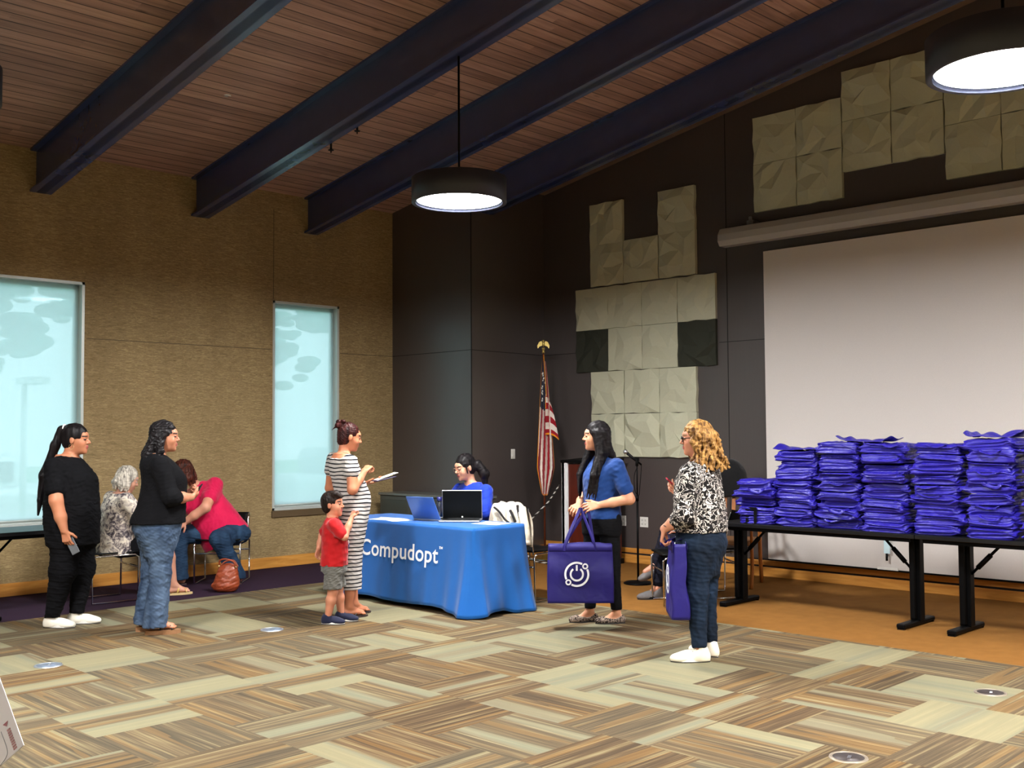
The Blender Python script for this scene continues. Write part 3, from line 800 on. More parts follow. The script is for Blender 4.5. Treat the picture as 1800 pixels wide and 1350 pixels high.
# top
top = [V[i][0] for i in range(NS)]
m.bm.faces.new(top)
M_cloth = fabric('table_cloth_blue', (12, 86, 160), .8, .05, .10, 4.0, .15)
cl = m.build('tablecloth', M_cloth, None, solid=-.003)
tag(cl, 'bright blue tablecloth with white lettering, draped to the floor over the check-in table', 'tablecloth')
def text_mesh(body, size, name):
    cu = bpy.data.curves.new(name, 'FONT'); cu.body = body; cu.size = size; cu.extrude = 0; cu.resolution_u = 6
    cu.offset = size*.012; cu.space_character = 1.04
    o = bpy.data.objects.new(name, cu); COL.objects.link(o)
    dg = bpy.context.evaluated_depsgraph_get(); dg.update()
    me = bpy.data.meshes.new_from_object(o.evaluated_get(dg)); bpy.data.objects.remove(o)
    return me
def cloth_text(body, size, ymid, zbase, name, widen=1.0):
    me = text_mesh(body, size, name)
    bm = bmesh.new(); bm.from_mesh(me)
    bmesh.ops.triangulate(bm, faces=bm.faces)
    for _ in range(2): bmesh.ops.subdivide_edges(bm, edges=[e for e in bm.edges if e.calc_length() > .03], cuts=1)
    xs = [v.co.x for v in bm.verts]; w_ = max(xs)-min(xs); x0 = min(xs)
    for v in bm.verts:
        yy = ymid + widen/2 - (v.co.x-x0)/w_*widen if widen else ymid-(v.co.x-x0)
        zz = zbase+v.co.y
        vv = (TH-zz)/(TH-.055); s_ = (TY1-yy)/L_T
        p = cloth_pt(s_, vv)
        v.co = Vector((p.x-.0075, yy, zz))
    bm.to_mesh(me); bm.free()
    me.materials.append(pm('print_white', (236, 238, 240), .7)); o = bpy.data.objects.new(name, me); COL.objects.link(o); o.parent = cl
    return o
cloth_text('Compudopt', .205, 7.575, .425, 'lettering', 1.09)
cloth_text('TM', .032, 7.0, .548, 'trademark_sign', .045)

# ---- things on the blue table
def laptop(name, loc, rz, lid_ang, w, d, mats, label, lid_back=None, logo=False):
    """hinge line at local y=0 along x; base towards -y, lid opens up"""
    o = empty(name, loc, rz, label, 'laptop')
    m = MB(); m.box((-w/2, -d, 0.002), (w/2, 0, .016), bev=.004); bs = m.build('base', mats[0], o)
    m = MB(); m.box((-w/2+.02, -d*.55, .0165), (w/2-.02, -.02, .018)); m.build('keyboard', mats[1], bs)
    m = MB(); m.box((-.05, -d*.95, .0165), (.05, -d*.6, .0172)); m.build('trackpad', mats[0], bs)
    R_ = Matrix.Translation((0, -.002, .014)) @ Matrix.Rotation(lid_ang, 4, 'X')
    m = MB(); m.box((-w/2, 0, -.0), (w/2, d, .006), bev=.002, M=R_); ld = m.build('lid', mats[2], o)
    m = MB(); m.box((-w/2+.006, .006, .006), (w/2-.006, d-.006, .0068), M=R_); m.build('display', mats[3], ld)
    if logo:
        m = MB(); m.cyl(R_ @ Vector((0, .019, .0068)), R_ @ Vector((0, .019, .0076)), .008, n=16); m.build('maker_badge', M_white, ld)
    return o
M_scrn = pm('screen_black', (8, 10, 11), .4, 0, .02, spec=.12)
laptop('laptop', (6.70, 7.30, TH+.006), math.radians(-50), math.radians(97), .37, .265, [M_silver, M_blackp, M_silver, M_scrn], 'open laptop with a large black screen facing the visitors on the blue table', logo=True)
M_ltb = pm('laptop_blue', (96, 132, 196), .35, .15, .03)
laptop('laptop', (6.45, 7.51, TH+.006), math.radians(102), math.radians(60), .31, .24, [pm('laptop_base_grey', (190, 196, 206), .35, .5), M_blackp, M_ltb, M_scrn], 'slim blue-silver laptop tilted open towards the seated woman')
def paper(x, y, rz, w, d, label, z=TH+.006, n=1):
    m = MB(); rd = random.Random(int(x*100))
    m.grid(lambda u, v: ((u-.5)*w, (v-.5)*d, .0015+.006*max(0, u-.8)*5*v), 6, 4)
    o = m.build('paper_sheet', pm('paper_white', (236, 236, 232), .8, 0, .02), None, solid=-.0008); o.location = (x, y, z); o.rotation_euler = (0, 0, rz)
    tag(o, label, 'paper', 'papers on the blue table')
paper(6.33, 7.95, .3, .22, .28, 'white paper sheet on the blue table left of the slim blue laptop, the farther one')
paper(6.30, 7.72, -.25, .20, .15, 'small white paper sheet on the blue table just left of the slim blue laptop')
paper(6.62, 6.84, .15, .22, .28, 'white paper sheet on the blue table right of the black-screen laptop')
b = empty('water_bottle', (6.70, 7.62, TH+.006), 0, 'dark water bottle with a blue cap behind the slim blue laptop', 'bottle')
m = MB(); m.lathe([(.0005, 0), (.032, 0), (.033, .12), (.02, .15), (.02, .165), (.0005, .165)], n=20); m.build('body', pm('bottle_dark', (36, 40, 52), .25), b)
m = MB(); m.lathe([(.0005, .165), (.024, .165), (.024, .20), (.0005, .202)], n=20); m.build('cap', pm('cap_blue', (30, 34, 110), .4), b)

# ================================================================ CHAIRS
def chrome_chair(loc, rz, label, seatc=None, back=True, backh=.80):
    """stacking chair; local +X is the way the sitter faces"""
    o = empty('stacking_chair', loc, rz, label, 'chair', 'chrome framed stacking chairs')
    r = .009; w = .235; d = .21; sh = .44
    for s_ in (-1, 1):
        m = MB(); m.tube([(d, s_*w, .012), (d+.005, s_*w, sh-.03), (d-.03, s_*w, sh-.004), (-d+.02, s_*w, sh-.004), (-d-.005, s_*w, sh-.03), (-d, s_*w, .012), (d, s_*w, .010)], r, n=8)
        m.build('side_frame', M_chrome, o)
    m = MB(); m.cyl((d, -w, sh-.12), (d, w, sh-.12), .009, n=8); m.build('crossbar', M_chrome, o)
    m = MB(); m.cyl((-d, -w, sh-.12), (-d, w, sh-.12), .009, n=8); m.build('crossbar', M_chrome, o)
    m = MB(); m.grid(lambda u, v: ((u-.5)*.44, (v-.5)*.45, sh+.012-.018*math.sin(u*PI)*math.sin(v*PI)), 9, 9); m.build('seat', seatc or M_blackp, o, solid=-.014)
    if back:
        for s_ in (-1, 1):
            m = MB(); m.tube([(-d, s_*w*.92, sh-.01), (-d-.03, s_*w*.92, sh+.2), (-d-.07, s_*w*.92, backh)], r, n=8, sub=3); m.build('back_post', M_chrome, o)
        m = MB(); m.grid(lambda u, v: (-d-.045-.05*v+.03*math.sin(u*PI)*-1+.02, (u-.5)*.44, sh+.16+v*(backh-sh-.15)), 9, 6); m.build('backrest', seatc or M_blackp, o, solid=-.012)
    return o
M_seatg = pm('seat_grey_green', (66, 68, 60), .6)
chrome_chair((4.51, 9.86, 0), math.radians(-6), 'chrome framed stacking chair under the grey-haired woman by the window', backh=.84)
chrome_chair((5.90, 10.17, 0), math.radians(226), 'chrome framed stacking chair under the woman in the pink shirt', backh=.70)
chrome_chair((8.00, 5.80, 0), math.radians(140), 'chrome framed stacking chair behind the curly blonde woman')
chrome_chair((7.20, 7.60, 0), math.radians(180), 'stacking chair of the woman working behind the blue table', backh=.78)
jc = chrome_chair((7.33, 7.02, 0), math.radians(0), 'stacking chair draped with a white jacket behind the blue table', backh=.86)
# jacket on it
jk = empty('jacket', (7.035, 7.02, 0), math.radians(180), 'cream white jacket with black trim draped over a chair back', 'jacket')
def jfun(u, v):
    yy = (u-.5)*.40; a = v*2-1
    xx = .050*math.tanh(a*3.5) + .006*math.sin(u*16+v*5) + .006*math.sin(u*27-v*11)
    zz = .905-.36*abs(a)**1.3-.03*(abs(u-.5)*2)**2+.006*math.sin(u*11)+.006*math.sin(u*23+2)
    if a > 0: zz += .05*math.sin(u*4+1)*a
    return (xx, yy*(1+.20*abs(a)+.05*math.sin(v*9)), zz)
m = MB(); m.grid(jfun, 44, 36); m.build('cloth', fabric('jacket_cream', (226, 214, 194), .8, .08, .6, 12, 0.0), jk, solid=-.012)
m = MB(); m.tube([(.075, -.13, .86), (.085, -.05, .82), (.08, .01, .76), (.085, .07, .73)], .010, n=8, sub=4); m.tube([(.075, .08, .84), (.085, .12, .80), (.09, .16, .74)], .013, n=8, sub=4); m.tube([(.07, .17, .89), (.08, .19, .84), (.07, .20, .78)], .014, n=8, sub=4)
m.build('black_trim', fabric('trim_black', (26, 22, 22)), jk)
m = MB(); m.tube([(.04, .19, .86), (.06, .24, .76), (.06, .27, .66), (.07, .29, .54)], lambda t: (.030, .045-.012*t), n=10, sub=5); m.build('sleeve', bpy.data.materials['jacket_cream'], jk)

# wooden side chair with a black coat, behind the blonde woman
wc = empty('wooden_chair', (9.30, 6.10, 0), math.radians(200), 'honey coloured wooden chair behind the end of the bag table', 'chair')
M_ch = mat_wood('chair_wood', (128, 70, 26), (176, 108, 48), 'Z', 1.0, .4, False)
for s_ in (-1, 1):
    m = MB(); m.tube([(.22, s_*.23, 0), (.20, s_*.24, .2), (.22, s_*.24, .45)], .018, n=8, sub=3); m.build('leg', M_ch, wc)
    m = MB(); m.tube([(-.28, s_*.23, 0), (-.22, s_*.23, .42), (-.25, s_*.23, .7), (-.31, s_*.23, .98)], .02, n=8, sub=3); m.build('leg', M_ch, wc)
    m = MB(); m.tube([(.22, s_*.24, .45), (.2, s_*.25, .66), (-.24, s_*.24, .68)], .015, n=8, sub=3); m.build('armrest', M_ch, wc)
m = MB(); m.box((-.24, -.23, .42), (.24, .23, .47), bev=.01); m.build('seat', pm('chair_seat_tan', (120, 84, 50), .7), wc)
m = MB(); m.box((-.325, -.25, .90), (-.29, .25, .99), bev=.008); m.box((-.262, -.23, .55), (-.24, .23, .60)); m.build('back_rail', M_ch, wc)
m = MB()
for i in range(4): m.obox((-.275, -.135+i*.09, .75), (.008, .018, .17), Matrix.Rotation(-.17, 3, 'Y'))
m.build('back_slats', M_ch, wc)
bk = MB(); bk.grid(lambda u, v: ((.02+.11*math.sin(v*PI)*(.6+.4*math.sin(u*PI)))*(1 if v < 2 else 1)*math.cos((v)*PI), (u-.5)*(.30-.06*(1-math.sin(v*PI))), .995+.24*math.sin(v*PI)*(math.sin(u*PI)**.4)-.12*(1-math.sin(v*PI))), 22, 20)
o = bk.build('coat', fabric('coat_black', (16, 16, 18), .9, .1, .4, 10), None, solid=-.03); o.location = (9.56, 6.28, .0); o.rotation_euler = (0, 0, math.radians(200))
tag(o, 'black coat bundled over the back of the wooden chair', 'coat')

# black backpack under the chair, shoes come with the sitter
bp = empty('backpack', (8.04, 5.86, 0), math.radians(135), 'black backpack on the floor under the chair behind the tote bag', 'backpack')
m = MB(); m.box((-.10, -.15, .004), (.12, .15, .30), bev=.06, seg=3); m.build('body', fabric('pack_black', (15, 15, 18), .8), bp)
m = MB(); m.box((-.14, -.11, .02), (-.09, .11, .17), bev=.03, seg=3); m.build('front_pocket', bpy.data.materials['pack_black'], bp)
m = MB(); m.tube([(0, -.04, .29), (0, -.03, .34), (0, .03, .34), (0, .04, .29)], .007, n=6, sub=3); m.build('handle', M_blackp, bp)

# ================================================================ TABLE AT THE FAR LEFT
def training_table(loc, rz, length, depth, label, legs, brace=True, feet=True, group='black folding training tables'):
    """local +Y along the length from 0 to -length; front edge at x=0"""
    o = empty('training_table', loc, rz, label, 'table', group)
    m = MB(); m.box((0, -length, .705), (depth, 0, .738), bev=.003); m.build('tabletop', pm('table_black', (10, 10, 12), .4, 0, .06, spec=.3), o)
    m = MB(); m.box((.03, -length+.05, .675), (.05, -.05, .705)); m.box((depth-.05, -length+.05, .675), (depth-.03, -.05, .705)); m.build('apron', M_black, o)
    for y, bd in legs:
        xc = depth*.42
        m = MB(); m.box((xc-.035, y-.045, .04), (xc+.045, y+.045, .69), bev=.006); m.box((xc-.085, y-.018, .06), (xc-.035, y+.018, .69), bev=.004)
        m.build('leg', M_black, o)
        m = MB(); m.box((-.055, y-.035, .008), (depth*.84, y+.035, .045), bev=.008); m.build('foot', M_black, o)
        m = MB(); m.box((-.052, y-.028, .0), (-.02, y+.028, .009)); m.box((depth*.8, y-.028, .0), (depth*.83, y+.028, .009)); m.build('glide', M_blackp, o)
        m = MB(); m.cyl((xc, y+bd*.04, .44), (xc, y+bd*.28, .69), .011, n=8); m.cyl((xc, y+bd*.09, .492), (xc, y+bd*.19, .596), .02, n=8); m.build('brace', M_black, o)
        m = MB(); m.box((xc-.03, y-bd*.05-.02, .655), (xc+.03, y-bd*.17, .69), bev=.01) if bd > 0 else m.box((xc-.03, y+.03, .655), (xc+.03, y+.15, .69), bev=.01); m.build('latch', M_blackp, o)
    return o
training_table((8.13, 5.52, 0), 0, 1.84, .60, 'black folding table carrying the left stacks of blue bags', [(-.11, -1), (-1.74, 1)])
training_table((8.13, 3.675, 0), 0, 1.84, .60, 'black folding table carrying the right stacks of blue bags, cut by the right edge', [(-.29, -1), (-1.66, 1)])
tt = training_table((3.95, 9.97, 0), PI/2, 1.84, .60, 'black folding table end under the wide left window', [], group=None)
tt.location = (4.12, 9.95, 0); tt.rotation_euler = (0, 0, -PI/2)
m = MB(); m.box((.24, -.76-.045, .04), (.30, -.76+.045, .69), bev=.006)
m.build('leg', M_black, tt)
m = MB(); m.box((-.02, -.79, .008), (.58, -.73, .045), bev=.008); m.build('foot', M_black, tt)
m = MB(); m.cyl((.25, -.72, .47), (.25, -.50, .695), .011, n=8); m.build('brace', M_black, tt)

# black tablet stand on the bag table
ts = empty('sign_stand', (8.20, 5.18, .738), math.radians(-8), 'small black upright frame stand in front of the lowest bag stack', 'stand')
m = MB()
m.box((-.006, -.062, 0), (.006, -.030, .135), bev=.003); m.box((-.006, .030, 0), (.006, .062, .135), bev=.003); m.box((-.006, -.062, .115), (.006, .062, .145), bev=.004)
m.build('frame', M_blackp, ts)
m = MB(); m.box((-.03, -.062, 0), (.04, -.034, .008)); m.box((-.03, .034, 0), (.04, .062, .008)); m.build('foot', M_blackp, ts)

# ================================================================ STACKED TOTE BAGS
M_bag = None
t = NT('tote_cloth_blue')
n1 = t.noise(t.map(sc=(1, .55, 2.4)), scale=8, detail=3, dist=1.2); n2 = t.noise(scale=500, detail=1)
t.bump(t.math('ADD', n1, t.math('MULTIPLY', n2, .03)), .55, .04)
M_bag = t.done(t.mix(n1, rgb((28, 20, 126)), rgb((48, 38, 162))), .36, 0, .5)
def bag_mesh(seed, h, wy=.40, dx=.40, amp=1.0):
    """a folded tote: limp cloth wrapped round something flat, creased on the sides"""
    rd = random.Random(seed); m = MB()
    ph = [rd.uniform(0, 6.28) for _ in range(16)]; NF = 5
    # piecewise creases on the long sides: polylines of ridge height and depth
    knots = [[(rd.uniform(-1, 1), rd.uniform(-1, 1)) for _ in range(9)] for _ in range(NF)]
    kz = [(i+.5)/NF+rd.uniform(-.06, .06) for i in range(NF)]
    tilt = rd.uniform(-.035, .035); thick_l, thick_r = rd.uniform(.72, 1.12), rd.uniform(.72, 1.12)
    flaps = [rd.uniform(-.012, .045) for _ in range(4)]
    NA, NZ = 88, 17
    def ridge(u, v):
        d = 0.0; t = (u % 1.0)*8; k0 = int(t) % 8; f = t-int(t)
        for j in range(NF):
            a0, b0 = knots[j][k0]; a1, b1 = knots[j][(k0+1) % 8]
            zc = kz[j]+.10*(a0*(1-f)+a1*f); dep = (b0*(1-f)+b1*f)
            w = (v-zc)/.09
            d += (.017+.018*dep)*max(0, 1-abs(w))            # sharp, tent shaped folds
        return d
    def fn(u, v):
        a = u*2*PI; ca, sa = math.cos(a), math.sin(a); e = .26
        sx = math.copysign(abs(ca)**e, ca); sy = math.copysign(abs(sa)**e, sa)
        b = math.sin(PI*v)**.5 if 0 < v < 1 else 0
        rr = .90+.07*b
        x = sx*dx/2*rr; y = sy*wy/2*rr
        d = (ridge(u, v)-.020)*b*amp + .008*math.sin(3*a+ph[0]+v*3)*b
        cw = (abs(ca*sa)*2)**5; ci = int(((a) % (2*PI))/(PI/2))
        d += flaps[ci]*cw*math.sin(PI*min(1, v*1.2))
        x += ca*d*1.0+sx*d*.3; y += sa*d+sy*d*.3
        side = (y/wy+.5); th = thick_r*(1-side)+thick_l*side
        z = v*h + (th-1)*h*v*.35 + tilt*y*v + .006*math.sin(2*a+ph[2])*v + .010*math.sin(4*a+ph[3]+v*5)*b - cw*.014*(v > .5)*abs(flaps[ci])*20
        return (x, y, z)
    V = m.grid(fn, NA, NZ, closed_u=True, smooth=False)
    for k_, (jj, zz) in enumerate(((0, 0), (NZ-1, h))):
        c_ = m.bm.verts.new((0, 0, zz-(.004 if k_ else 0)))
        ring = [m.bm.verts.new((V[i][jj].co.x*.6, V[i][jj].co.y*.6, zz+(.014*math.sin(i*.45+ph[4])*rd.uniform(.5, 1) if k_ else 0))) for i in range(NA)]
        for i in range(NA):
            f1 = (V[i][jj], V[(i+1) % NA][jj], ring[(i+1) % NA], ring[i]); f2 = (ring[i], ring[(i+1) % NA], c_)
            m.bm.faces.new(f1 if k_ else f1[::-1]).smooth = True; m.bm.faces.new(f2 if k_ else f2[::-1]).smooth = True
    bmesh.ops.smooth_vert(m.bm, verts=m.bm.verts, factor=.35, use_axis_x=True, use_axis_y=True, use_axis_z=True)
    for f in m.bm.faces: f.smooth = True
    bmesh.ops.recalc_face_normals(m.bm, faces=m.bm.faces)
    me = bpy.data.meshes.new('tote_bag'); m.bm.to_mesh(me); m.bm.free(); me.materials.append(M_bag); return me
def handle_mesh(seed, wy=.40, dx=.40):
    rd = random.Random(seed*31+5); m = MB()
    y0 = rd.uniform(-.14, -.04); y1 = y0+rd.uniform(.10, .16); s_ = -1 if rd.random() < .7 else 1
    x = s_*dx/2*.96
    m.tube([(x*.7, y0, .004), (x+s_*.012, y0+.01, -.006), (x+s_*.022, (y0+y1)/2+rd.uniform(-.03, .03), -.03+rd.uniform(-.012, .012)), (x+s_*.012, y1, -.006), (x*.7, y1+.01, .004)], lambda t: (.0022, .012), n=8, sub=5, flat=(1, 0, 0))
    bmesh.ops.recalc_face_normals(m.bm, faces=m.bm.faces)
    me = bpy.data.meshes.new('handle'); m.bm.to_mesh(me); m.bm.free(); me.materials.append(M_bag); return me
BH = .078
bm_ = [bag_mesh(100+i, BH+.006) for i in range(16)]; hm_ = [handle_mesh(i) for i in range(6)]
stacks = [(5.13, 5, 'lowest, leftmost stack'), (4.745, 8, 'second stack from the left'), (4.35, 9, 'third stack from the left'), (3.95, 9, 'fourth stack from the left'),
          (3.53, 9, 'fifth stack from the left'), (3.11, 9, 'tall sixth stack from the left'), (2.68, 9, 'seventh stack, at the right edge')]
lev = ['bottom', 'second lowest', 'third from the bottom', 'fourth from the bottom', 'fifth from the bottom', 'sixth from the bottom', 'seventh from the bottom', 'eighth from the bottom', 'topmost']
rd = random.Random(12)
for si, (y, n, sn) in enumerate(stacks):
    hs = {0: .075, 1: .079, 2: .078, 3: .078, 4: .078, 5: .082, 6: .078}[si]; z = .738
    for i in range(n):
        o = bpy.data.objects.new('tote_bag', bm_[(si*7+i*5) % 16]); COL.objects.link(o)
        o.location = (8.38+rd.uniform(-.035, .02), y+rd.uniform(-.02, .02), z); o.rotation_euler = (0, 0, rd.choice((0, PI))+rd.uniform(-.08, .08))
        o.scale = (rd.uniform(.93, 1.04), rd.uniform(.94, 1.05), hs/BH*rd.uniform(.90, 1.12)); o.rotation_euler[0] = rd.uniform(-.03, .03); o.rotation_euler[1] = rd.uniform(-.02, .03)
        lv = 'topmost' if i == n-1 else lev[i]
        tag(o, 'folded blue tote bag, %s in the %s' % (lv, sn), 'bag', 'blue tote bags stacked on the black tables')
        if rd.random() < .6 or i == n-1:
            h_ = bpy.data.objects.new('handle', hm_[(si+i) % 6]); COL.objects.link(h_); h_.parent = o; h_.location = (0, 0, BH)
        z += hs
# loose crumpled flaps on top of some stacks, part of the topmost bags
def flap(y, z, seed, hgt, label, wy=.40):
    rd = random.Random(seed); ph = [rd.uniform(0, 6) for _ in range(6)]
    m = MB()
    def fn(u, v):
        yy = (.5-u)*wy*1.04; x = -.16+v*.34
        edge = (abs(u-.5)*2)
        zz = hgt*(edge**5*math.sin(u*3+ph[0])**2*.9 + .35*abs(math.sin(u*7+ph[1]))*math.sin(v*PI)) + .012*math.sin(v*9+u*4+ph[2])
        return (x+.02*math.sin(u*9+ph[3]), yy, max(0.004, zz)*(1-.3*v))
    m.grid(fn, 24, 12, smooth=False)
    o = m.build('tote_bag', M_bag, None, solid=-.003, recalc=False); o.location = (8.37, y, z)
    tag(o, label, 'bag', 'blue tote bags stacked on the black tables')
flap(4.745, .738+8*.079+.012, 5, .09, 'loose empty blue tote bag crumpled on top of the second stack from the left')
flap(4.15, .738+9*.078+.014, 8, .05, 'loose empty blue tote bag lying across the third and fourth stacks')
flap(3.11, .738+9*.082+.012, 2, .14, 'loose empty blue tote bag with raised corners on top of the tall sixth stack')

# ================================================================ CARRIED TOTE BAGS, PURSE, FOREGROUND CARD
M_print = pm('print_white_bag', (232, 232, 238), .6)
t = NT('carried_tote_cloth'); n1 = t.noise(scale=5, detail=2, dist=.8); n2 = t.noise(scale=600, detail=1)
t.bump(t.math('ADD', n1, t.math('MULTIPLY', n2, .02)), .35, .04)
M_tote = t.done(t.mix(n1, rgb((24, 17, 90)), rgb((33, 24, 108))), .5, 0, .35)
def logo(parent, cx, cz, r, y, M=None):
    """power symbol in a broken orbit ring, drawn on the local y=const plane"""
    m = MB()
    def arc(a0, a1, ri, ro, c=(0, 0), n=40):
        P = []
        for k_ in range(n+1):
            a = a0+(a1-a0)*k_/n; P.append((c[0]+ro*math.cos(a), c[1]+ro*math.sin(a)))
        for k_ in range(n, -1, -1):
            a = a0+(a1-a0)*k_/n; P.append((c[0]+ri*math.cos(a), c[1]+ri*math.sin(a)))
        A = [m.bm.verts.new((cx+p[0], y, cz+p[1])) for p in P]
        for k_ in range(n): m.bm.faces.new((A[k_], A[k_+1], A[2*n-k_], A[2*n+1-k_]))
    D = math.radians
    arc(D(62), D(205), r*.84, r); arc(D(242), D(385), r*.84, r)
    for a in (D(43), D(223)):
        arc(0, 2*PI, r*.12, r*.24, (r*.93*math.cos(a), r*.93*math.sin(a)), 24)
    arc(D(125), D(415), r*.42, r*.57)
    P = [(-.075, .28), (.075, .28), (.075, .86*.85), (-.075, .86*.85)]
    m.bm.faces.new([m.bm.verts.new((cx+a*r, y, cz+b*r)) for a, b in P])
    return m.build('printed_logo', M_print, parent, solid=.0012)
def tote(name, loc, rz, w, h, d, label, handles, lean=0):
    """open shopping tote; local x = width, y = depth (front face at -d/2), z up"""
    o = empty(name, loc, rz, label, 'bag')
    m = MB()
    def side(u, v):
        a = u*2*PI; e = .16; ca, sa = math.cos(a), math.sin(a)
        sx = math.copysign(abs(ca)**e, ca); sy = math.copysign(abs(sa)**e, sa)
        dd = d*(1-.35*v); ww = w*(1-.04*v+.02*math.sin(v*PI))
        x = sx*ww/2; y = sy*dd/2 + (.012*math.sin(x*14+v*4)+.008*math.sin(v*9+x*5))*abs(sy)**3*math.sin(PI*min(1, v*1.1))
        z = v*h + (.010*math.sin(x*9+1) if v > .9 else 0) + .006*math.sin(x*20)*v
        return (x, y, z)
    V = m.grid(side, 96, 22, closed_u=True)
    c_ = m.bm.verts.new((0, 0, .0))
    for i in range(96): m.bm.faces.new((V[i][0], c_, V[(i+1) % 96][0]))
    m.build('body', M_tote, o, solid=-.002)
    m = MB()
    for sy in (-1, 1):
        m.grid(lambda u, v: ((u-.5)*w*.97, sy*(d*.5*.70+.0035), h*.88+v*h*.115), 20, 3)
    m.build('top_hem', M_tote, o, solid=.0015)
    for hp in handles:
        m = MB(); m.tube(hp, lambda t: (.0018, .013), n=8, sub=7, flat=(0, 1, 0)); m.build('handle', M_tote, o)
    return o
# ================================================================ SOFT BODY SURFACES (signed distance -> mesh)
def V3(*a): return np.array(a if len(a) > 1 else a[0], dtype=np.float64)
def unit(v): v = V3(v); return v/np.linalg.norm(v)
class Cone:
    """round cone a->b; squash=(dir,factor) thins it along dir"""
    def __init__(s, a, b, ra, rb, sq=None, k=.02, cut=False):
        s.a, s.b, s.ra, s.rb, s.sq, s.k, s.cut = V3(a), V3(b), ra, rb, sq, k, cut
        r = max(ra, rb)+.03; s.lo = np.minimum(s.a, s.b)-r; s.hi = np.maximum(s.a, s.b)+r
    def d(s, P):
        v = P-s.a.astype(np.float32); ba = s.b-s.a
        if s.sq is not None:
            u = unit(s.sq[0]).astype(np.float32); f = s.sq[1]-1
            v = v+f*(v@u)[..., None]*u; ba = ba+f*(ba@u)*u
        ba = ba.astype(np.float32); q = max(1e-9, float(ba@ba))
        t = np.clip((v@ba)/q, 0, 1)
        return np.sqrt(((v-t[..., None]*ba)**2).sum(-1)) - (s.ra+t*(s.rb-s.ra))
class Ell:
    def __init__(s, c, r, R=None, k=.02, cut=False):
        s.c = V3(c); s.r = V3(r) if np.ndim(r) else V3(r, r, r); s.R = np.eye(3) if R is None else np.array(R); s.k = k; s.cut = cut
        e = np.abs(s.R)@s.r+.03; s.lo = s.c-e; s.hi = s.c+e
    def d(s, P):
        v = (P-s.c.astype(np.float32))@s.R.astype(np.float32); r = s.r.astype(np.float32)
        k0 = np.sqrt(((v/r)**2).sum(-1)); k1 = np.sqrt(((v/(r*r))**2).sum(-1))
        return k0*(k0-1)/np.maximum(k1, 1e-6)
class Tor:
    """stack of elliptical sections (z, cx, half depth, half width[, cy]) in a frame"""
    def __init__(s, st, o=(0, 0, 0), R=None, k=.03, cut=False, p=2.3, rnd=0.0, scale=1.0):
        st = sorted([tuple(q)+(0,)*(5-len(q)) for q in st]); s.o = V3(o); s.R = np.eye(3) if R is None else np.array(R); s.k = k; s.cut = cut; s.p = p; s.rnd = rnd
        z = np.array([q[0] for q in st]); s.z = np.linspace(z[0], z[-1], 80)
        s.t = []
        for i in range(1, 5):
            y = np.interp(s.z, z, [q[i] for q in st])
            for _ in range(3): y = np.convolve(np.pad(y, 3, 'edge'), np.ones(7)/7, 'valid')
            s.t.append(y*(scale if i in (2, 3) else 1))
        cx, a, b, cy = s.t
        lo = V3((cx-a).min(), (cy-b).min(), z[0]); hi = V3((cx+a).max(), (cy+b).max(), z[-1])
        c8 = np.array([[x, y, w] for x in (lo[0], hi[0]) for y in (lo[1], hi[1]) for w in (lo[2], hi[2])])@s.R.T+s.o
        s.lo = c8.min(0)-.04; s.hi = c8.max(0)+.04
    def d(s, P):
        v = (P-s.o.astype(np.float32))@s.R.astype(np.float32); z = v[..., 2]
        cx, a, b, cy = [np.interp(z, s.z, t).astype(np.float32) for t in s.t]
        x = v[..., 0]-cx; y = v[..., 1]-cy
        q = ((np.abs(x)/a)**s.p+(np.abs(y)/b)**s.p)**(1/s.p)
        rad = np.sqrt(x*x+y*y)
        d = (q-1)*np.where(q > 1e-3, rad/np.maximum(q, 1e-3), np.minimum(a, b))
        e = np.maximum(z-s.z[-1], s.z[0]-z)
        if s.rnd:
            r = s.rnd; dx = np.maximum(d+r, 0); ez = np.maximum(e+r, 0)
            return np.minimum(np.maximum(d+r, e+r), 0)+np.sqrt(dx*dx+ez*ez)-r
        return np.maximum(d, e)
class Half:
    """removes everything on the positive side of a plane"""
    def __init__(s, p, n): s.p = V3(p); s.n = unit(n); s.half = True
def rotm(yaw=0, pitch=0, roll=0):
    cy, sy, cp, sp, cr, sr = math.cos(yaw), math.sin(yaw), math.cos(pitch), math.sin(pitch), math.cos(roll), math.sin(roll)
    Rz = np.array([[cy, -sy, 0], [sy, cy, 0], [0, 0, 1]]); Ry = np.array([[cp, 0, sp], [0, 1, 0], [-sp, 0, cp]]); Rx = np.array([[1, 0, 0], [0, cr, -sr], [0, sr, cr]])
    return Rz@Ry@Rx
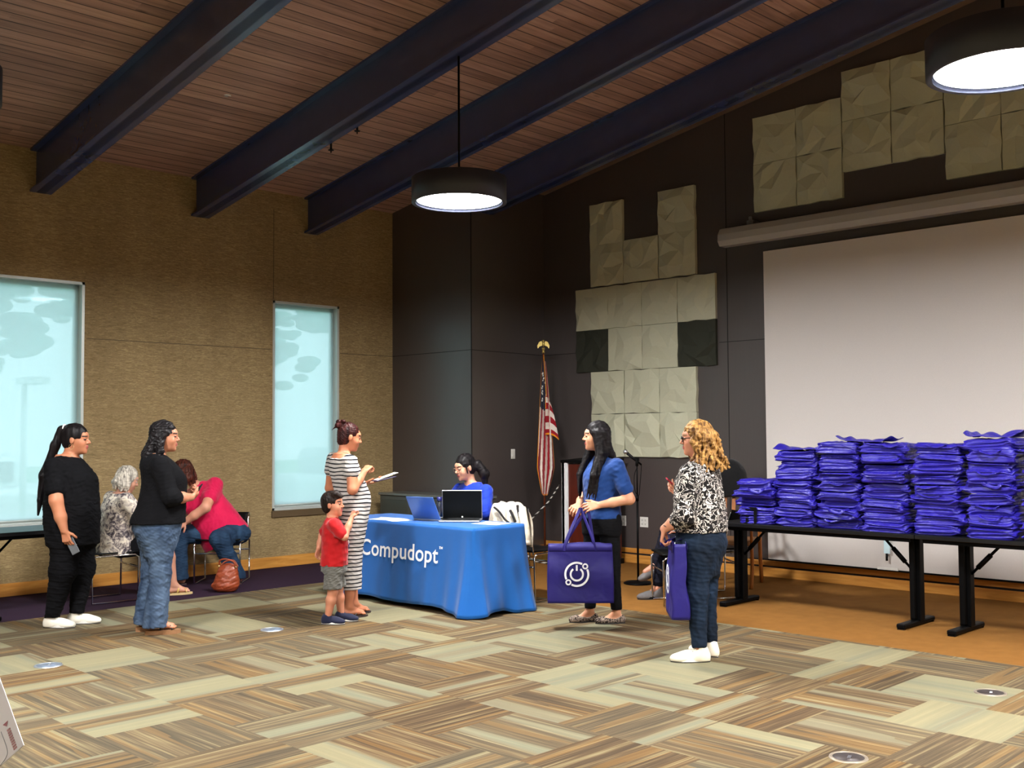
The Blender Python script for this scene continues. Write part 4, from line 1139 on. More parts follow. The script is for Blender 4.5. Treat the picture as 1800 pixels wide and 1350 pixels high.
def surf(prims, res=.006, wr=0.0, seed=0, wscale=1.0, fn=None):
    solid = [p for p in prims if not getattr(p, 'half', False) and not p.cut]
    lo = np.min([p.lo for p in solid], 0); hi = np.max([p.hi for p in solid], 0)
    n = np.ceil((hi-lo)/res).astype(int)+1
    F = np.full(n, .2, np.float32)
    ax = [lo[i]+res*np.arange(n[i]) for i in range(3)]
    def block(p):
        i0 = np.clip(np.floor((p.lo-lo)/res).astype(int), 0, n-1); i1 = np.clip(np.ceil((p.hi-lo)/res).astype(int)+1, 1, n)
        sl = tuple(slice(a, b) for a, b in zip(i0, i1))
        G = np.stack(np.meshgrid(*[ax[i][sl[i]] for i in range(3)], indexing='ij'), -1).astype(np.float32)
        return sl, G
    for p in prims:
        if getattr(p, 'half', False):
            G = (p.n[0]*(ax[0]-p.p[0]))[:, None, None]+(p.n[1]*(ax[1]-p.p[1]))[None, :, None]+(p.n[2]*(ax[2]-p.p[2]))[None, None, :]
            F = np.maximum(F, G.astype(np.float32)); continue
        sl, G = block(p); d = p.d(G).astype(np.float32)
        if p.cut:
            d = -d; k = p.k; f = F[sl]; h = np.maximum(k-np.abs(f-d), 0)/k; F[sl] = np.maximum(f, d)+h*h*k*.25
        else:
            k = p.k; f = F[sl]; h = np.maximum(k-np.abs(f-d), 0)/k; F[sl] = np.minimum(f, d)-h*h*k*.25
    if wr or fn:
        near = np.abs(F) < .03
        I = np.argwhere(near); P = lo+I*res
        if wr:
            rs = np.random.RandomState(seed); q = np.zeros(len(P))
            for i in range(9):
                kdir = rs.normal(size=3)*(14+rs.rand()*30)*wscale; kdir[2] *= 1.7
                q += np.abs(np.sin(P@kdir+rs.rand()*6.3 + 1.3*np.sin(P@(kdir[[1, 2, 0]]*.37))))-.5
            F[near] += (wr*q/2.2).astype(np.float32)
        if fn: F[near] += fn(P).astype(np.float32)
    # surface nets
    F[0], F[-1], F[:, 0], F[:, -1], F[:, :, 0], F[:, :, -1] = .2, .2, .2, .2, .2, .2
    ins = F < 0
    c = sum(ins[a:ins.shape[0]-1+a, b:ins.shape[1]-1+b, e:ins.shape[2]-1+e].astype(np.int8) for a in (0, 1) for b in (0, 1) for e in (0, 1))
    act = (c > 0) & (c < 8); ids = np.argwhere(act); idx = np.full(act.shape, -1, np.int64); idx[act] = np.arange(len(ids))
    acc = np.zeros((len(ids), 3)); cnt = np.zeros(len(ids))
    for a in range(3):
        o1 = [(a+1) % 3, (a+2) % 3]
        for u in (0, 1):
            for v in (0, 1):
                s0 = np.zeros(3, int); s0[o1[0]] = u; s0[o1[1]] = v; s1 = s0.copy(); s1[a] = 1
                p0 = ids+s0; p1 = ids+s1
                f0 = F[p0[:, 0], p0[:, 1], p0[:, 2]]; f1 = F[p1[:, 0], p1[:, 1], p1[:, 2]]
                m = (f0 < 0) != (f1 < 0); t = f0[m]/(f0[m]-f1[m])
                acc[m] += p0[m]+np.outer(t, (s1-s0)); cnt[m] += 1
    vert = lo+res*acc/cnt[:, None]
    faces = []
    for a in range(3):
        b, e = (a+1) % 3, (a+2) % 3
        sA = [slice(None)]*3; sB = [slice(None)]*3; sA[a] = slice(0, -1); sB[a] = slice(1, None)
        x = ins[tuple(sA)] != ins[tuple(sB)]; E_ = np.argwhere(x)
        E_ = E_[(E_[:, b] > 0) & (E_[:, e] > 0)]
        flip = ins[E_[:, 0], E_[:, 1], E_[:, 2]]
        def at(db, de):
            q = E_.copy(); q[:, b] -= db; q[:, e] -= de; return idx[q[:, 0], q[:, 1], q[:, 2]]
        q = np.stack([at(0, 0), at(1, 0), at(1, 1), at(0, 1)], 1)
        q[~flip] = q[~flip][:, ::-1]; faces.append(q)
    return vert, np.concatenate(faces)
def surf_obj(name, prims, mats, parent, res=.006, wr=0.0, seed=0, wscale=1.0, fn=None, facemat=None):
    v, f = surf(prims, res, wr, seed, wscale, fn)
    me = bpy.data.meshes.new(name)
    me.vertices.add(len(v)); me.vertices.foreach_set('co', v.astype(np.float32).ravel())
    me.loops.add(len(f)*4); me.loops.foreach_set('vertex_index', f.astype(np.int32).ravel())
    me.polygons.add(len(f)); me.polygons.foreach_set('loop_start', np.arange(0, len(f)*4, 4, dtype=np.int32)); me.polygons.foreach_set('loop_total', np.full(len(f), 4, np.int32))
    me.update(); me.validate()
    if not isinstance(mats, (list, tuple)): mats = [mats]
    o = link_mesh(name, me, mats, parent, smooth=True)
    if facemat is not None:
        c = v[f].mean(1); me.polygons.foreach_set('material_index', facemat(c).astype(np.int32))
    return o

# ---------------------------------------------------------------- body parts
def head_prims(c, R, s=1.0, female=True):
    c = V3(c)
    def T(p): return c+R@(V3(p)*s)
    def E(p, r, k=.012, cut=False): return Ell(T(p), V3(r)*s, R, k*s, cut)
    P = [E((-.012, 0, .030), (.092, .072, .086), .02), E((.030, 0, -.030), (.058, .056, .082), .03), E((.048, 0, -.078), (.034, .036, .030), .03),
         E((.070, 0, -.098), (.016, .018, .014), .015), E((.062, 0, .030), (.030, .048, .030), .02),
         E((.050, .036, -.030), (.030, .024, .030), .02), E((.050, -.036, -.030), (.030, .024, .030), .02),
         E((.088, .032, .004), (.014, .015, .009), .012, True), E((.088, -.032, .004), (.014, .015, .009), .012, True),
         E((.078, .031, .003), (.012, .013, .010), .006), E((.078, -.031, .003), (.012, .013, .010), .006),
         Cone(T((.082, 0, .012)), T((.104, 0, -.022)), .008*s, .011*s, None, .010*s), E((.092, .012, -.027), (.010, .008, .007), .006), E((.092, -.012, -.027), (.010, .008, .007), .006),
         E((.086, 0, -.052), (.010, .021, .006), .008), E((.084, 0, -.064), (.011, .018, .007), .006),
         E((-.008, .074, -.006), (.018, .009, .030), .008), E((-.008, -.074, -.006), (.018, .009, .030), .008)]
    return P
def hand_prims(w, d, n, t, curls=(.5, .5, .5), s=1.0, spread=1.0, thumb=(.55, .75, .35), each=None):
    """w wrist, d pointing along the hand, n the palm's facing side, t towards the thumb"""
    w = V3(w); d = unit(d); n = V3(n)-d*(V3(n)@d); n = unit(n); t = V3(t)-d*(V3(t)@d)-n*(V3(t)@n); t = unit(t)
    P = []; off = (.030, .010, -.010, -.029); ln = (.92, 1.0, .95, .76); r0 = (.0090, .0092, .0088, .0078)
    for i in range(4):
        K = w+d*(.088-.004*abs(i-1.2))*s+t*off[i]*s*1.0
        P.append(Cone(w+t*off[i]*.45*s+d*.008*s, K, .0165*s, .0115*s, (n, 1.25), .010))
        a = K; th = 0
        for j, L in enumerate((.040, .027, .020)):
            th += (each[i][j] if each else curls[j])
            dd = d*math.cos(th)+n*math.sin(th)+t*(.10*(1.4-i)*spread if j == 0 else .03*(1.4-i))
            b = a+unit(dd)*L*ln[i]*s
            P.append(Cone(a, b, (r0[i]-.0009*j)*s, (r0[i]-.0009*(j+1))*s, None, .003)); a = b
    a = w+d*.022*s+t*.020*s; dd = unit(d*thumb[0]+t*thumb[1]+n*thumb[2]); b = a+dd*.042*s
    P.append(Cone(a, b, .0145*s, .0105*s, None, .012)); dd2 = unit(d*(thumb[0]+.45)+t*(thumb[1]-.25)+n*(thumb[2]+.15)); c = b+dd2*.030*s
    P.append(Cone(b, c, .0105*s, .0088*s, None, .004)); P.append(Cone(c, c+dd2*.012*s, .0088*s, .0075*s, None, .004))
    return P
def foot_prims(a, yaw, s=1.0, toes=True):
    """a is the ankle, standing on z=0"""
    a = V3(a); c, q = math.cos(yaw), math.sin(yaw); f = V3(c, q, 0); l = V3(-q, c, 0); g = V3(a[0], a[1], a[2]-.085*s)
    P = [Ell(g+f*-.028*s+V3(0, 0, .034*s), V3(.036, .030, .034)*s, rotm(yaw), .02), Cone(a, g+f*.085*s+V3(0, 0, .030*s), .030*s, .024*s, None, .025),
         Cone(g+V3(0, 0, .028*s), g+f*.12*s+V3(0, 0, .022*s), .028*s, .030*s, (V3(0, 0, 1), 1.35), .02)]
    if toes:
        for i in range(5):
            y = (-.030+.0145*i)*s; L = (.052-.006*abs(i-3.2))*s
            P.append(Cone(g+f*.118*s+l*y+V3(0, 0, .014*s), g+f*(.118*s+L*.75)+l*y*1.05+V3(0, 0, .011*s), .0105*s, .0085*s, None, .004))
    return P
def outline(a, yaw, s=1.0, grow=1.0, heel=0, L0=-.070, L1=.185):
    c, q = math.cos(yaw), math.sin(yaw); pts = []
    for k in range(28):
        t = 2*PI*k/28; u = math.cos(t); v = math.sin(t)
        x = (L0+L1)/2+u*(L1-L0)/2*grow; w = (.036+.012*(u > -.1)*(1-abs(u-.45)))*grow
        y = v*w*(1 if abs(u) < .9 else .9)
        pts.append((a[0]+(x*c-y*q)*s, a[1]+(x*q+y*c)*s))
    return pts
def shoe(parent, a, yaw, s, upper, solem, kind='sneaker', solez=.028, laces=None):
    a = V3(a); c, q = math.cos(yaw), math.sin(yaw); f = V3(c, q, 0); l = V3(-q, c, 0); g = V3(a[0], a[1], 0); R = rotm(yaw)
    if kind in ('sneaker', 'flat'):
        up = .075 if kind == 'sneaker' else .045
        P = [Ell(g-f*.022*s+V3(0, 0, .035), V3(.052, .038, up*.75+.01)*s, R, .02), Ell(g+f*.06*s+V3(0, 0, .030), V3(.075, .040, .050 if kind == 'sneaker' else .034)*s, R, .03),
             Ell(g+f*.125*s+V3(0, 0, .024), V3(.066, .045, .034)*s, R, .03)]
        if kind == 'sneaker': P.append(Cone(g+V3(0, 0, .05), g-f*.01*s+V3(0, 0, .085*s), .040*s, .040*s, None, .02)); P.append(Cone(g+V3(0, 0, .075), g-f*.01+V3(0, 0, .14), .032*s, .036*s, None, .004, True))
        else: P.append(Ell(g+f*.035*s+V3(0, 0, .058), V3(.085, .036, .036)*s, R, .006, True))
        P.append(Half((0, 0, .010), (0, 0, -1)))
        sh = surf_obj('shoe', P, upper, parent, .005)
        m = MB(); m.prism(outline(a, yaw, s, 1.0), 0.0, solez*s); m.build('sole', solem, sh)
        m = MB(); m.prism(outline(a, yaw, s*1.0, 1.012), 0.0, .007); m.build('outsole', pm('outsole_dark', (58, 54, 52), .7), sh)
        if laces is not None:
            m = MB()
            for i in range(4):
                p = g+f*(.045+.022*i)*s; h = .079-.009*i
                m.tube([tuple(p-l*.026*s+V3(0, 0, h*s-.008)), tuple(p+V3(0, 0, h*s+.003)), tuple(p+l*.026*s+V3(0, 0, h*s-.008))], .0035, n=6, sub=3)
            m.build('laces', laces, sh)
    else:   # sandal, foot already part of the body
        h = solez
        m = MB(); m.prism(outline(a, yaw, s, 1.0), 0.0, h); sh = m.build('sandal', solem, parent)
        for dx, dz, w_ in ((.055, .055, .036), (.105, .040, .037)) if kind == 'sandal' else ():
            m = MB(); p = g+f*dx*s; sk = .02 if dx < .08 else -.02
            m.tube([tuple(p-l*w_*s-f*sk+V3(0, 0, h)), tuple(p-l*w_*.7*s-f*sk*.5+V3(0, 0, h+dz*.75)), tuple(p+V3(0, 0, h+dz)), tuple(p+l*w_*.7*s+f*sk*.5+V3(0, 0, h+dz*.75)), tuple(p+l*w_*s+f*sk+V3(0, 0, h))], lambda t: (.004, .010), n=8, sub=4, flat=tuple(V3(0, 0, 1)))
            m.build('strap', upper, sh)
        if kind == 'thong':
            m = MB(); p = g+f*.125*s+l*.012*s
            for sg in (-1, 1):
                m.tube([tuple(p+V3(0, 0, h+.012)), tuple(p-f*.02+l*sg*.02*s+V3(0, 0, h+.036)), tuple(g+f*.04*s+l*sg*.036*s+V3(0, 0, h+.004))], .0055, n=6, sub=4)
            m.build('strap', upper, sh)

class Fig:
    def __init__(s, label, x, y, head, skin, res=.0048):
        s.root = empty('person', (x, y, 0), math.radians(head), label, 'person'); s.B = []; s.skin = mat_skin('skin_%d' % (int(x*100)+int(y*10)), skin); s.skc = skin; s.res = res
    def head(s, c, yaw=0, pitch=0, roll=0, sc=1.0, brow=(30, 20, 16), lip=(168, 84, 78)):
        s.hc = V3(c); s.hR = rotm(math.radians(yaw), math.radians(pitch), math.radians(roll)); s.hs = sc; s.brow = brow; s.lip = lip
        s.B += head_prims(c, s.hR, sc)
    def H(s, p): return s.hc+s.hR@(V3(p)*s.hs)
    def neck(s, base, r=.052):
        s.B.append(Cone(base, s.H((-.030, 0, -.06)), r, r*.92, None, .03))
    def arm(s, sh, el, wr, r=(.052, .040, .026), k=.02):
        s.B += [Cone(sh, el, r[0], r[1], None, k), Cone(el, V3(el)*.45+V3(wr)*.55, r[1], r[1]*.88, None, .02), Cone(V3(el)*.45+V3(wr)*.55, wr, r[1]*.88, r[2], None, .02)]
    def leg(s, hip, kn, an, r=(.085, .058, .038), bare=False):
        if not bare: r = (r[0]*.85, r[1]*.74, r[2]*.86)
        m = V3(kn)*.65+V3(an)*.35
        s.B += [Cone(hip, kn, r[0], r[1], None, .03), Cone(kn, m, r[1], r[1]*1.02, None, .02), Cone(m, an, r[1]*1.0, r[2], None, .02)]
    def build_body(s):
        hc, hR, hs = s.hc, s.hR, s.hs
        def fm(c):
            q = ((c-hc)@hR)/hs; x, y, z = q[:, 0], q[:, 1], q[:, 2]
            o = np.zeros(len(c), int)
            o[(x > .074) & (np.abs(y) < .021) & (z < -.046) & (z > -.070)] = 1
            ay = np.abs(y)
            o[(x > .055) & (ay > .014) & (ay < .052) & (z > .024-.25*(ay-.03)**2*10) & (z < .033)] = 2
            o[(x > .066) & (ay > .019) & (ay < .044) & (z > -.002) & (z < .008)] = 2
            return o
        s.body = surf_obj('body', s.B, [s.skin, pm('lip_%d' % id(s), s.lip, .5), pm('brow_%d' % id(s), s.brow, .6)], s.root, s.res, facemat=fm)
    def cloth(s, name, prims, mat, wr=.004, seed=1, res=.0065, wscale=1.0, fn=None): return surf_obj(name, prims, mat, s.root, res, wr, seed, wscale, fn)
    def scalp(s, fwd=.0, thick=1.07, low=-.035):
        """hair close to the skull; leaves the face free"""
        hs = s.hs
        def E(p, r, k=.012, cut=False): return Ell(s.H(p), V3(r)*hs, s.hR, k*hs, cut)
        return [E((-.020, 0, .036), (.094*thick, .077*thick, .086*thick+.004), .01), E((-.045, 0, -.02), (.060*thick, .068*thick, .070), .02),
                E((.095+fwd, 0, -.030), (.062, .066, .080), .02, True), E((.028+fwd, .085, -.045), (.046, .04, .052), .012, True), E((.028+fwd, -.085, -.045), (.046, .04, .052), .012, True)]
def mir(p): return (p[0], -p[1], p[2])
def tube_glasses(F, col, rr=.021, thick=.0022):
    m = MB(); M_ = pm('glasses_'+str(col[0]), col, .3, .5)
    for sg in (-1, 1):
        pts = [F.H((.098-.004*abs(math.cos(a)), sg*.033+rr*1.15*math.cos(a), .0+rr*.85*math.sin(a))) for a in [2*PI*i/16 for i in range(16)]]
        m.tube([tuple(p) for p in pts], thick, n=6, closed=True)
        m.tube([tuple(F.H((.094, sg*.058, .006))), tuple(F.H((.04, sg*.074, .008))), tuple(F.H((-.005, sg*.080, .006)))], thick, n=6, sub=3)
    m.tube([tuple(F.H((.099, -.010, .004))), tuple(F.H((.103, 0, .008))), tuple(F.H((.099, .010, .004)))], thick, n=6)
    m.build('glasses', M_, F.root)
def strand_fn(F, amp=.004, fr=120):
    def f(P):
        q = (P-F.hc)@F.hR; return amp*(np.sin(q[:, 1]*fr+2.2*np.sin(q[:, 2]*14))*.6+np.sin(q[:, 0]*fr*.8+q[:, 1]*40+1.5*np.sin(q[:, 2]*19))*.5)
    return f
def phone(parent, p, d, n, mat, w=.072, h=.145, name='phone'):
    d = unit(d); n = unit(V3(n)-d*(V3(n)@d)); t = np.cross(n, d)
    M_ = Matrix(((t[0], d[0], n[0], p[0]), (t[1], d[1], n[1], p[1]), (t[2], d[2], n[2], p[2]), (0, 0, 0, 1)))
    return M_
M_blackcloth = fabric('black_knit', (11, 11, 14), .9, .06, .10, sheen=0, spec=.12)
# ================================================================ PEOPLE
def world_of(F, p):
    a = F.root.rotation_euler.z; c, q = math.cos(a), math.sin(a); x, y, z = p
    return (F.root.location.x+c*x-q*y, F.root.location.y+q*x+c*y, z)
def held_box(name, F, p, d, n, w, h, t_, mat, label, cat, bev=.003, extra=None):
    """a thin thing held in a hand: top-level object in the figure's frame"""
    d = unit(d); n = unit(V3(n)-d*(V3(n)@d)); t = np.cross(d, n)
    L = Matrix(((t[0], d[0], n[0], p[0]), (t[1], d[1], n[1], p[1]), (t[2], d[2], n[2], p[2]), (0, 0, 0, 1)))
    Wm = Matrix.Translation(F.root.location) @ Matrix.Rotation(F.root.rotation_euler.z, 4, 'Z')
    m = MB(); m.box((-w/2, -h/2, -t_/2), (w/2, h/2, t_/2), bev=bev); o = m.build(name, mat); o.matrix_world = Wm @ L
    tag(o, label, cat)
    if extra:
        m = MB(); m.box((-w/2+.004, -h/2+.006, t_/2), (w/2-.004, h/2-.006, t_/2+.0006)); e = m.build('screen', extra, o)
    return o

# ---- 1. woman in black with the very long ponytail
F = Fig('woman in black T-shirt and trousers with very long black ponytail, far left', 3.70, 8.78, -45, (198, 138, 104))
F.head((.045, 0, 1.515), 0, 2, 0, 1.03); F.neck((-.02, 0, 1.30), .062)
T1 = [(.78, .02, .20, .205), (.92, .02, .215, .215), (1.0, .015, .208, .21), (1.10, .015, .205, .205), (1.20, .01, .205, .205), (1.30, -.03, .16, .21), (1.36, -.035, .11, .16), (1.395, -.03, .065, .075)]
F.B.append(Tor(T1, scale=.92, k=.03))
RS, RE, RW = (-.055, -.205, 1.30), (-.005, -.262, 1.03), (.062, -.262, .795)
LS, LE, LW = (-.055, .205, 1.30), (-.02, .27, 1.03), (.03, .26, .80)
F.arm(RS, RE, RW, (.066, .052, .030)); F.arm(LS, LE, LW, (.066, .052, .030))
F.B += hand_prims(RW, (.25, 0, -.95), (.2, .9, 0), (.95, .1, .2), each=((.35, .7, .4), (.6, .8, .4), (.7, .8, .4), (.8, .8, .4)))
F.B += hand_prims(LW, (.1, 0, -1), (0, -1, 0), (1, 0, 0), (.3, .4, .3))
F.leg((0, -.10, .86), (-.03, -.10, .47), (-.10, -.085, .10)); F.leg((.03, .10, .86), (.05, .10, .47), (.03, .085, .10))
F.build_body()
F.cloth('t_shirt', [Tor([(.985, .012, .218, .215)]+T1[3:], p=2.2, rnd=.004), Cone(RS, V3(RS)*.35+V3(RE)*.65+V3(-.005, 0, 0), .078, .078, None, .05), Cone(LS, V3(LS)*.35+V3(LE)*.65, .078, .078, None, .05),
    Ell((.015, 0, 1.415), (.075, .075, .055), None, .01, True), Half(V3(RS)*.30+V3(RE)*.70, V3(RE)-V3(RS)) if False else Cone(V3(RS)*.28+V3(RE)*.72, V3(RE), .001, .001, None, .001)], M_blackcloth, .004, 3)
F.cloth('trousers', [Tor([(.66, .025, .205, .205), (.80, .02, .216, .212), (.95, .015, .222, .218), (1.02, .012, .215, .21)], p=2.2, rnd=.004), Cone((.01, -.09, .80), (-.01, -.095, .46), .135, .105, None, .05), Cone((-.01, -.095, .46), (-.095, -.085, .10), .105, .062, None, .04),
    Cone((.04, .09, .80), (.07, .095, .46), .135, .10, None, .05), Cone((.07, .095, .46), (.03, .085, .10), .10, .062, None, .04), Half((0, 0, .085), (0, 0, -1))], fabric('black_trousers', (10, 10, 13), .9, .06, .10, sheen=0, spec=.12), .006, 5)
M_wsh = fabric('canvas_white', (226, 220, 206), .7, .05, .2)
shoe(F.root, (-.10, -.085, .1), math.radians(-4), 1.02, M_wsh, pm('sole_white', (232, 230, 224), .6), 'sneaker', .026, M_white)
shoe(F.root, (.03, .085, .1), math.radians(8), 1.02, M_wsh, pm('sole_white', (232, 230, 224), .6), 'sneaker', .026, M_white)
M_hb = mat_hair('hair_black', (8, 7, 9), (30, 26, 28))
Hp = F.H
F.cloth('hair', F.scalp(-.004, 1.08)+[Cone(Hp((-.085, 0, .085)), Hp((-.125, 0, .075)), .030, .026, None, .015), Cone(Hp((-.125, 0, .08)), Hp((-.165, .0, -.05)), .028, .034, ((0, 1, 0), .8), .02), Cone(Hp((-.165, 0, -.05)), (-.215, 0, 1.22), .034, .040, ((0, 1, 0), .8), .03),
    Cone((-.215, 0, 1.22), (-.245, 0, 1.02), .038, .026, ((0, 1, 0), .8), .02), Cone((-.245, 0, 1.02), (-.262, 0, .90), .026, .006, ((0, 1, 0), .8), .01)], M_hb, 0, 1, .005, fn=strand_fn(F, .0025, 150))
m = MB(); m.tube([tuple(Hp((-.100, .030*math.cos(a), .085+.030*math.sin(a)))) for a in [2*PI*i/14 for i in range(14)]], .007, n=8, closed=True); m.build('hair_tie', pm('hair_tie_white', (236, 232, 230), .6), F.root)
m = MB(); m.tube([tuple(V3(.0, -.315, .0)+V3(.012*math.cos(a), 0, 1.015+.012*math.sin(a))) for a in [2*PI*i/10 for i in range(10)]], .001, n=4, closed=True); m.bm.free()
m = MB(); c_ = Hp((-.004, -.086, -.045)); m.tube([tuple(c_+F.hR@V3(.020*math.cos(a), 0, .020*math.sin(a)-.012)) for a in [2*PI*i/18 for i in range(18)]], .0018, n=6, closed=True); m.build('earring', pm('earring_gold', (196, 170, 120), .3, .9), F.root)
held_box('phone', F, (.118, -.240, .675), (.45, 0, -.9), (0, .3, .1), .07, .145, .009, pm('phone_grey', (120, 124, 132), .2, .4), 'grey phone in the lowered hand of the woman with the long ponytail', 'phone', extra=M_scrn)

# ---- 2. woman in black top and flared jeans
F = Fig('woman with wavy black hair in a black top and flared blue jeans, watching the table', 4.03, 7.98, -20, (196, 140, 110))
F.head((.075, 0, 1.535), -14, 2, 0, 1.02); F.neck((.0, 0, 1.32), .055)
T2 = [(.90, .035, .185, .205), (1.0, .055, .185, .20), (1.10, .07, .178, .195), (1.20, .075, .175, .20), (1.30, .035, .15, .21), (1.37, .0, .11, .16), (1.405, -.005, .062, .072)]
F.B.append(Tor(T2, scale=.92, k=.03))
RS, RE, RW = (.015, -.20, 1.315), (.09, -.262, 1.065), (.26, -.12, 1.055)
LS, LE, LW = (.015, .20, 1.315), (.08, .262, 1.06), (.25, .10, 1.07)
F.arm(RS, RE, RW, (.06, .048, .029)); F.arm(LS, LE, LW, (.06, .048, .029))
F.B += hand_prims(RW, (.55, .8, .05), (-.5, .3, .5), (.1, .1, .95), (.6, .8, .5)); F.B += hand_prims(LW, (.6, -.75, .05), (-.5, -.3, .5), (.1, -.1, .95), (.6, .8, .5))
F.leg((.02, -.10, .87), (.035, -.095, .47), (.0, -.085, .115)); F.leg((.0, .10, .87), (-.005, .10, .47), (-.05, .095, .115))
F.B += foot_prims((.0, -.085, .125), math.radians(-8)); F.B += foot_prims((-.05, .095, .125), math.radians(4))
F.build_body()
F.cloth('top', [Tor([(.855, .025, .215, .232), (.90, .03, .208, .225)]+T2[1:], p=2.2, rnd=.004), Cone(RS, RE, .076, .068, None, .05), Cone(RE, V3(RE)*.75+V3(RW)*.25, .066, .060, None, .03), Cone(LS, LE, .076, .068, None, .05), Ell((.045, 0, 1.42), (.072, .072, .05), None, .01, True)], M_blackcloth, .004, 8)
M_jn = mat_denim('denim_mid', (38, 54, 78), (84, 103, 128))
F.cloth('jeans', [Tor([(.60, .03, .105, .13), (.70, .03, .15, .185), (.80, .02, .185, .208), (.88, .02, .195, .212), (.935, .03, .180, .20)], p=2.2, rnd=.004), Cone((.03, -.095, .78), (.04, -.092, .47), .118, .080, None, .045), Cone((.04, -.092, .47), (.0, -.087, .06), .080, .096, None, .04),
    Cone((.005, .095, .78), (-.005, .10, .47), .118, .080, None, .045), Cone((-.005, .10, .47), (-.05, .10, .06), .080, .094, None, .04), Half((0, 0, .055), (0, 0, -1))], M_jn, .0055, 12)
M_cork = pm('cork', (138, 98, 64), .8, 0, .2, 90)
shoe(F.root, (.0, -.085, .1), math.radians(-8), 1.05, pm('strap_black', (18, 15, 15), .45), M_cork, 'sandal', .034); shoe(F.root, (-.05, .095, .1), math.radians(4), 1.05, pm('strap_black', (24, 20, 20), .45), M_cork, 'sandal', .040)
Hp = F.H; rs = np.random.RandomState(3); hh = F.scalp(-.010, 1.12)
for i in range(11):
    a = -1.9+3.8*i/10; y = .075*math.sin(a); x = -.035-.050*math.cos(a)
    p0 = Hp((x, y, .0)); p1 = V3(F.hc[0]-.115-.03*rs.rand(), y*1.2+.01*rs.randn(), 1.40+.02*rs.randn()); p2 = V3(F.hc[0]-.145-.04*rs.rand(), y*1.2, 1.27+.05*rs.rand())
    if abs(a) > 1.5: p1 = V3(F.hc[0]-.045, y*1.15, 1.42); p2 = V3(F.hc[0]-.08, y*1.25, 1.30)
    hh += [Cone(p0, p1, .034, .030, None, .015), Cone(p1, p2, .030, .010, None, .012)]
F.cloth('hair', hh, M_hb, .006, 4, .005, 2.2, fn=strand_fn(F, .003, 110))
held_box('phone', F, (.325, -.01, 1.095), (.35, .5, .5), (-.7, 0, .6), .07, .14, .009, M_blackp, 'dark phone held by the woman in the black top and jeans', 'phone')

# ---- 3. woman in the striped dress
F = Fig('woman in long black and white striped dress, hair in a bun', 5.545, 7.445, -8, (196, 132, 98))
F.head((-.015, 0, 1.52), -16, 12, 0, .98); F.neck((-.085, 0, 1.33), .048)
T3 = [(.85, -.01, .132, .165), (.98, .015, .142, .16), (1.06, .01, .135, .148), (1.15, -.04, .115, .140), (1.24, -.065, .115, .155), (1.31, -.085, .10, .172), (1.36, -.095, .072, .13), (1.385, -.09, .052, .06)]
F.B.append(Tor(T3, scale=.95, k=.03))
RS, RE, RW = (-.09, -.155, 1.31), (-.105, -.215, 1.085), (.06, -.115, 1.225)
LS, LE, LW = (-.09, .165, 1.325), (-.08, .23, 1.08), (.14, .04, 1.12)
F.arm(RS, RE, RW, (.046, .042, .026)); F.arm(LS, LE, LW, (.046, .042, .026))
F.B += hand_prims(RW, (.75, .35, .5), (.5, .3, -.8), (.1, .95, .1), (1.1, 1.3, .7), thumb=(.8, .2, .8)); F.B += hand_prims(LW, (.95, -.3, .05), (0, .1, 1), (-.2, -.9, .1), (.3, .5, .3))
F.leg((-.03, -.08, .80), (-.03, -.07, .45), (-.055, -.06, .10), (.08, .056, .036), True); F.leg((.0, .08, .80), (.02, .07, .45), (.06, .06, .10), (.08, .056, .036), True)
F.B += foot_prims((-.055, -.06, .098), math.radians(-5), .95); F.B += foot_prims((.06, .06, .098), math.radians(5), .95)
F.build_body()
DR = [(.235, -.03, .108, .140), (.40, -.035, .112, .145), (.60, -.035, .125, .160), (.74, -.03, .150, .180), (.85, -.012, .152, .182), (.98, .018, .155, .172), (1.06, .012, .148, .16), (1.15, -.035, .130, .152), (1.24, -.06, .130, .166), (1.31, -.085, .112, .178), (1.345, -.092, .09, .165)]
F.cloth('striped_dress', [Tor(DR, p=2.1, rnd=.004), Cone(V3(RS)+V3(0, .02, .004), V3(RS)*.62+V3(RE)*.38, .066, .064, None, .03), Cone(V3(LS)+V3(0, -.02, .004), V3(LS)*.62+V3(LE)*.38, .066, .064, None, .03), Ell((-.07, 0, 1.425), (.11, .115, .085), None, .008, True)],
    mat_hstripe('stripes', (186, 180, 176), (20, 20, 27), .0335, .32), .0035, 22, .005)
m = MB()
for sg in (-1, 1): m.tube([(-.135, sg*.055, 1.325), (-.13, sg*.07, 1.365), (-.09, sg*.085, 1.385), (-.04, sg*.085, 1.35)], .005, n=6, sub=4)
m.build('bra_strap', fabric('strap_coral', (216, 84, 60)), F.root)
Hp = F.H; M_hbr = mat_hair('hair_dark_auburn', (24, 10, 12), (66, 26, 22))
F.cloth('hair', F.scalp(-.004, 1.05)+[Ell(Hp((-.095, 0, .085)), (.042, .046, .040), None, .012), Ell(Hp((-.12, .02, .11)), (.024, .03, .024), None, .008), Ell(Hp((-.09, -.03, .12)), (.024, .026, .02), None, .008), Ell(Hp((-.135, -.02, .075)), (.02, .024, .024), None, .008),
    Cone(Hp((-.14, 0, .06)), Hp((-.165, .01, .03)), .010, .003, None, .01), Ell(Hp((-.05, 0, -.045)), (.045, .055, .045), None, .02)], M_hbr, .003, 6, .0045, 2.5)
m = MB(); m.bm.free()
for a_, k_ in (((-.055, -.06), -5), ((.06, .06), 5)): shoe(F.root, (a_[0], a_[1], .1), math.radians(k_), .95, pm('thong_black', (30, 24, 22), .5), pm('thong_sole', (50, 34, 28), .7), 'thong', .014)
held_box('notebook', F, (.30, -.035, 1.155), (.9, -.1, .18), (0, .05, 1), .13, .19, .010, pm('booklet_dark', (52, 42, 70), .6), 'dark booklet held open by the woman in the striped dress', 'notebook')
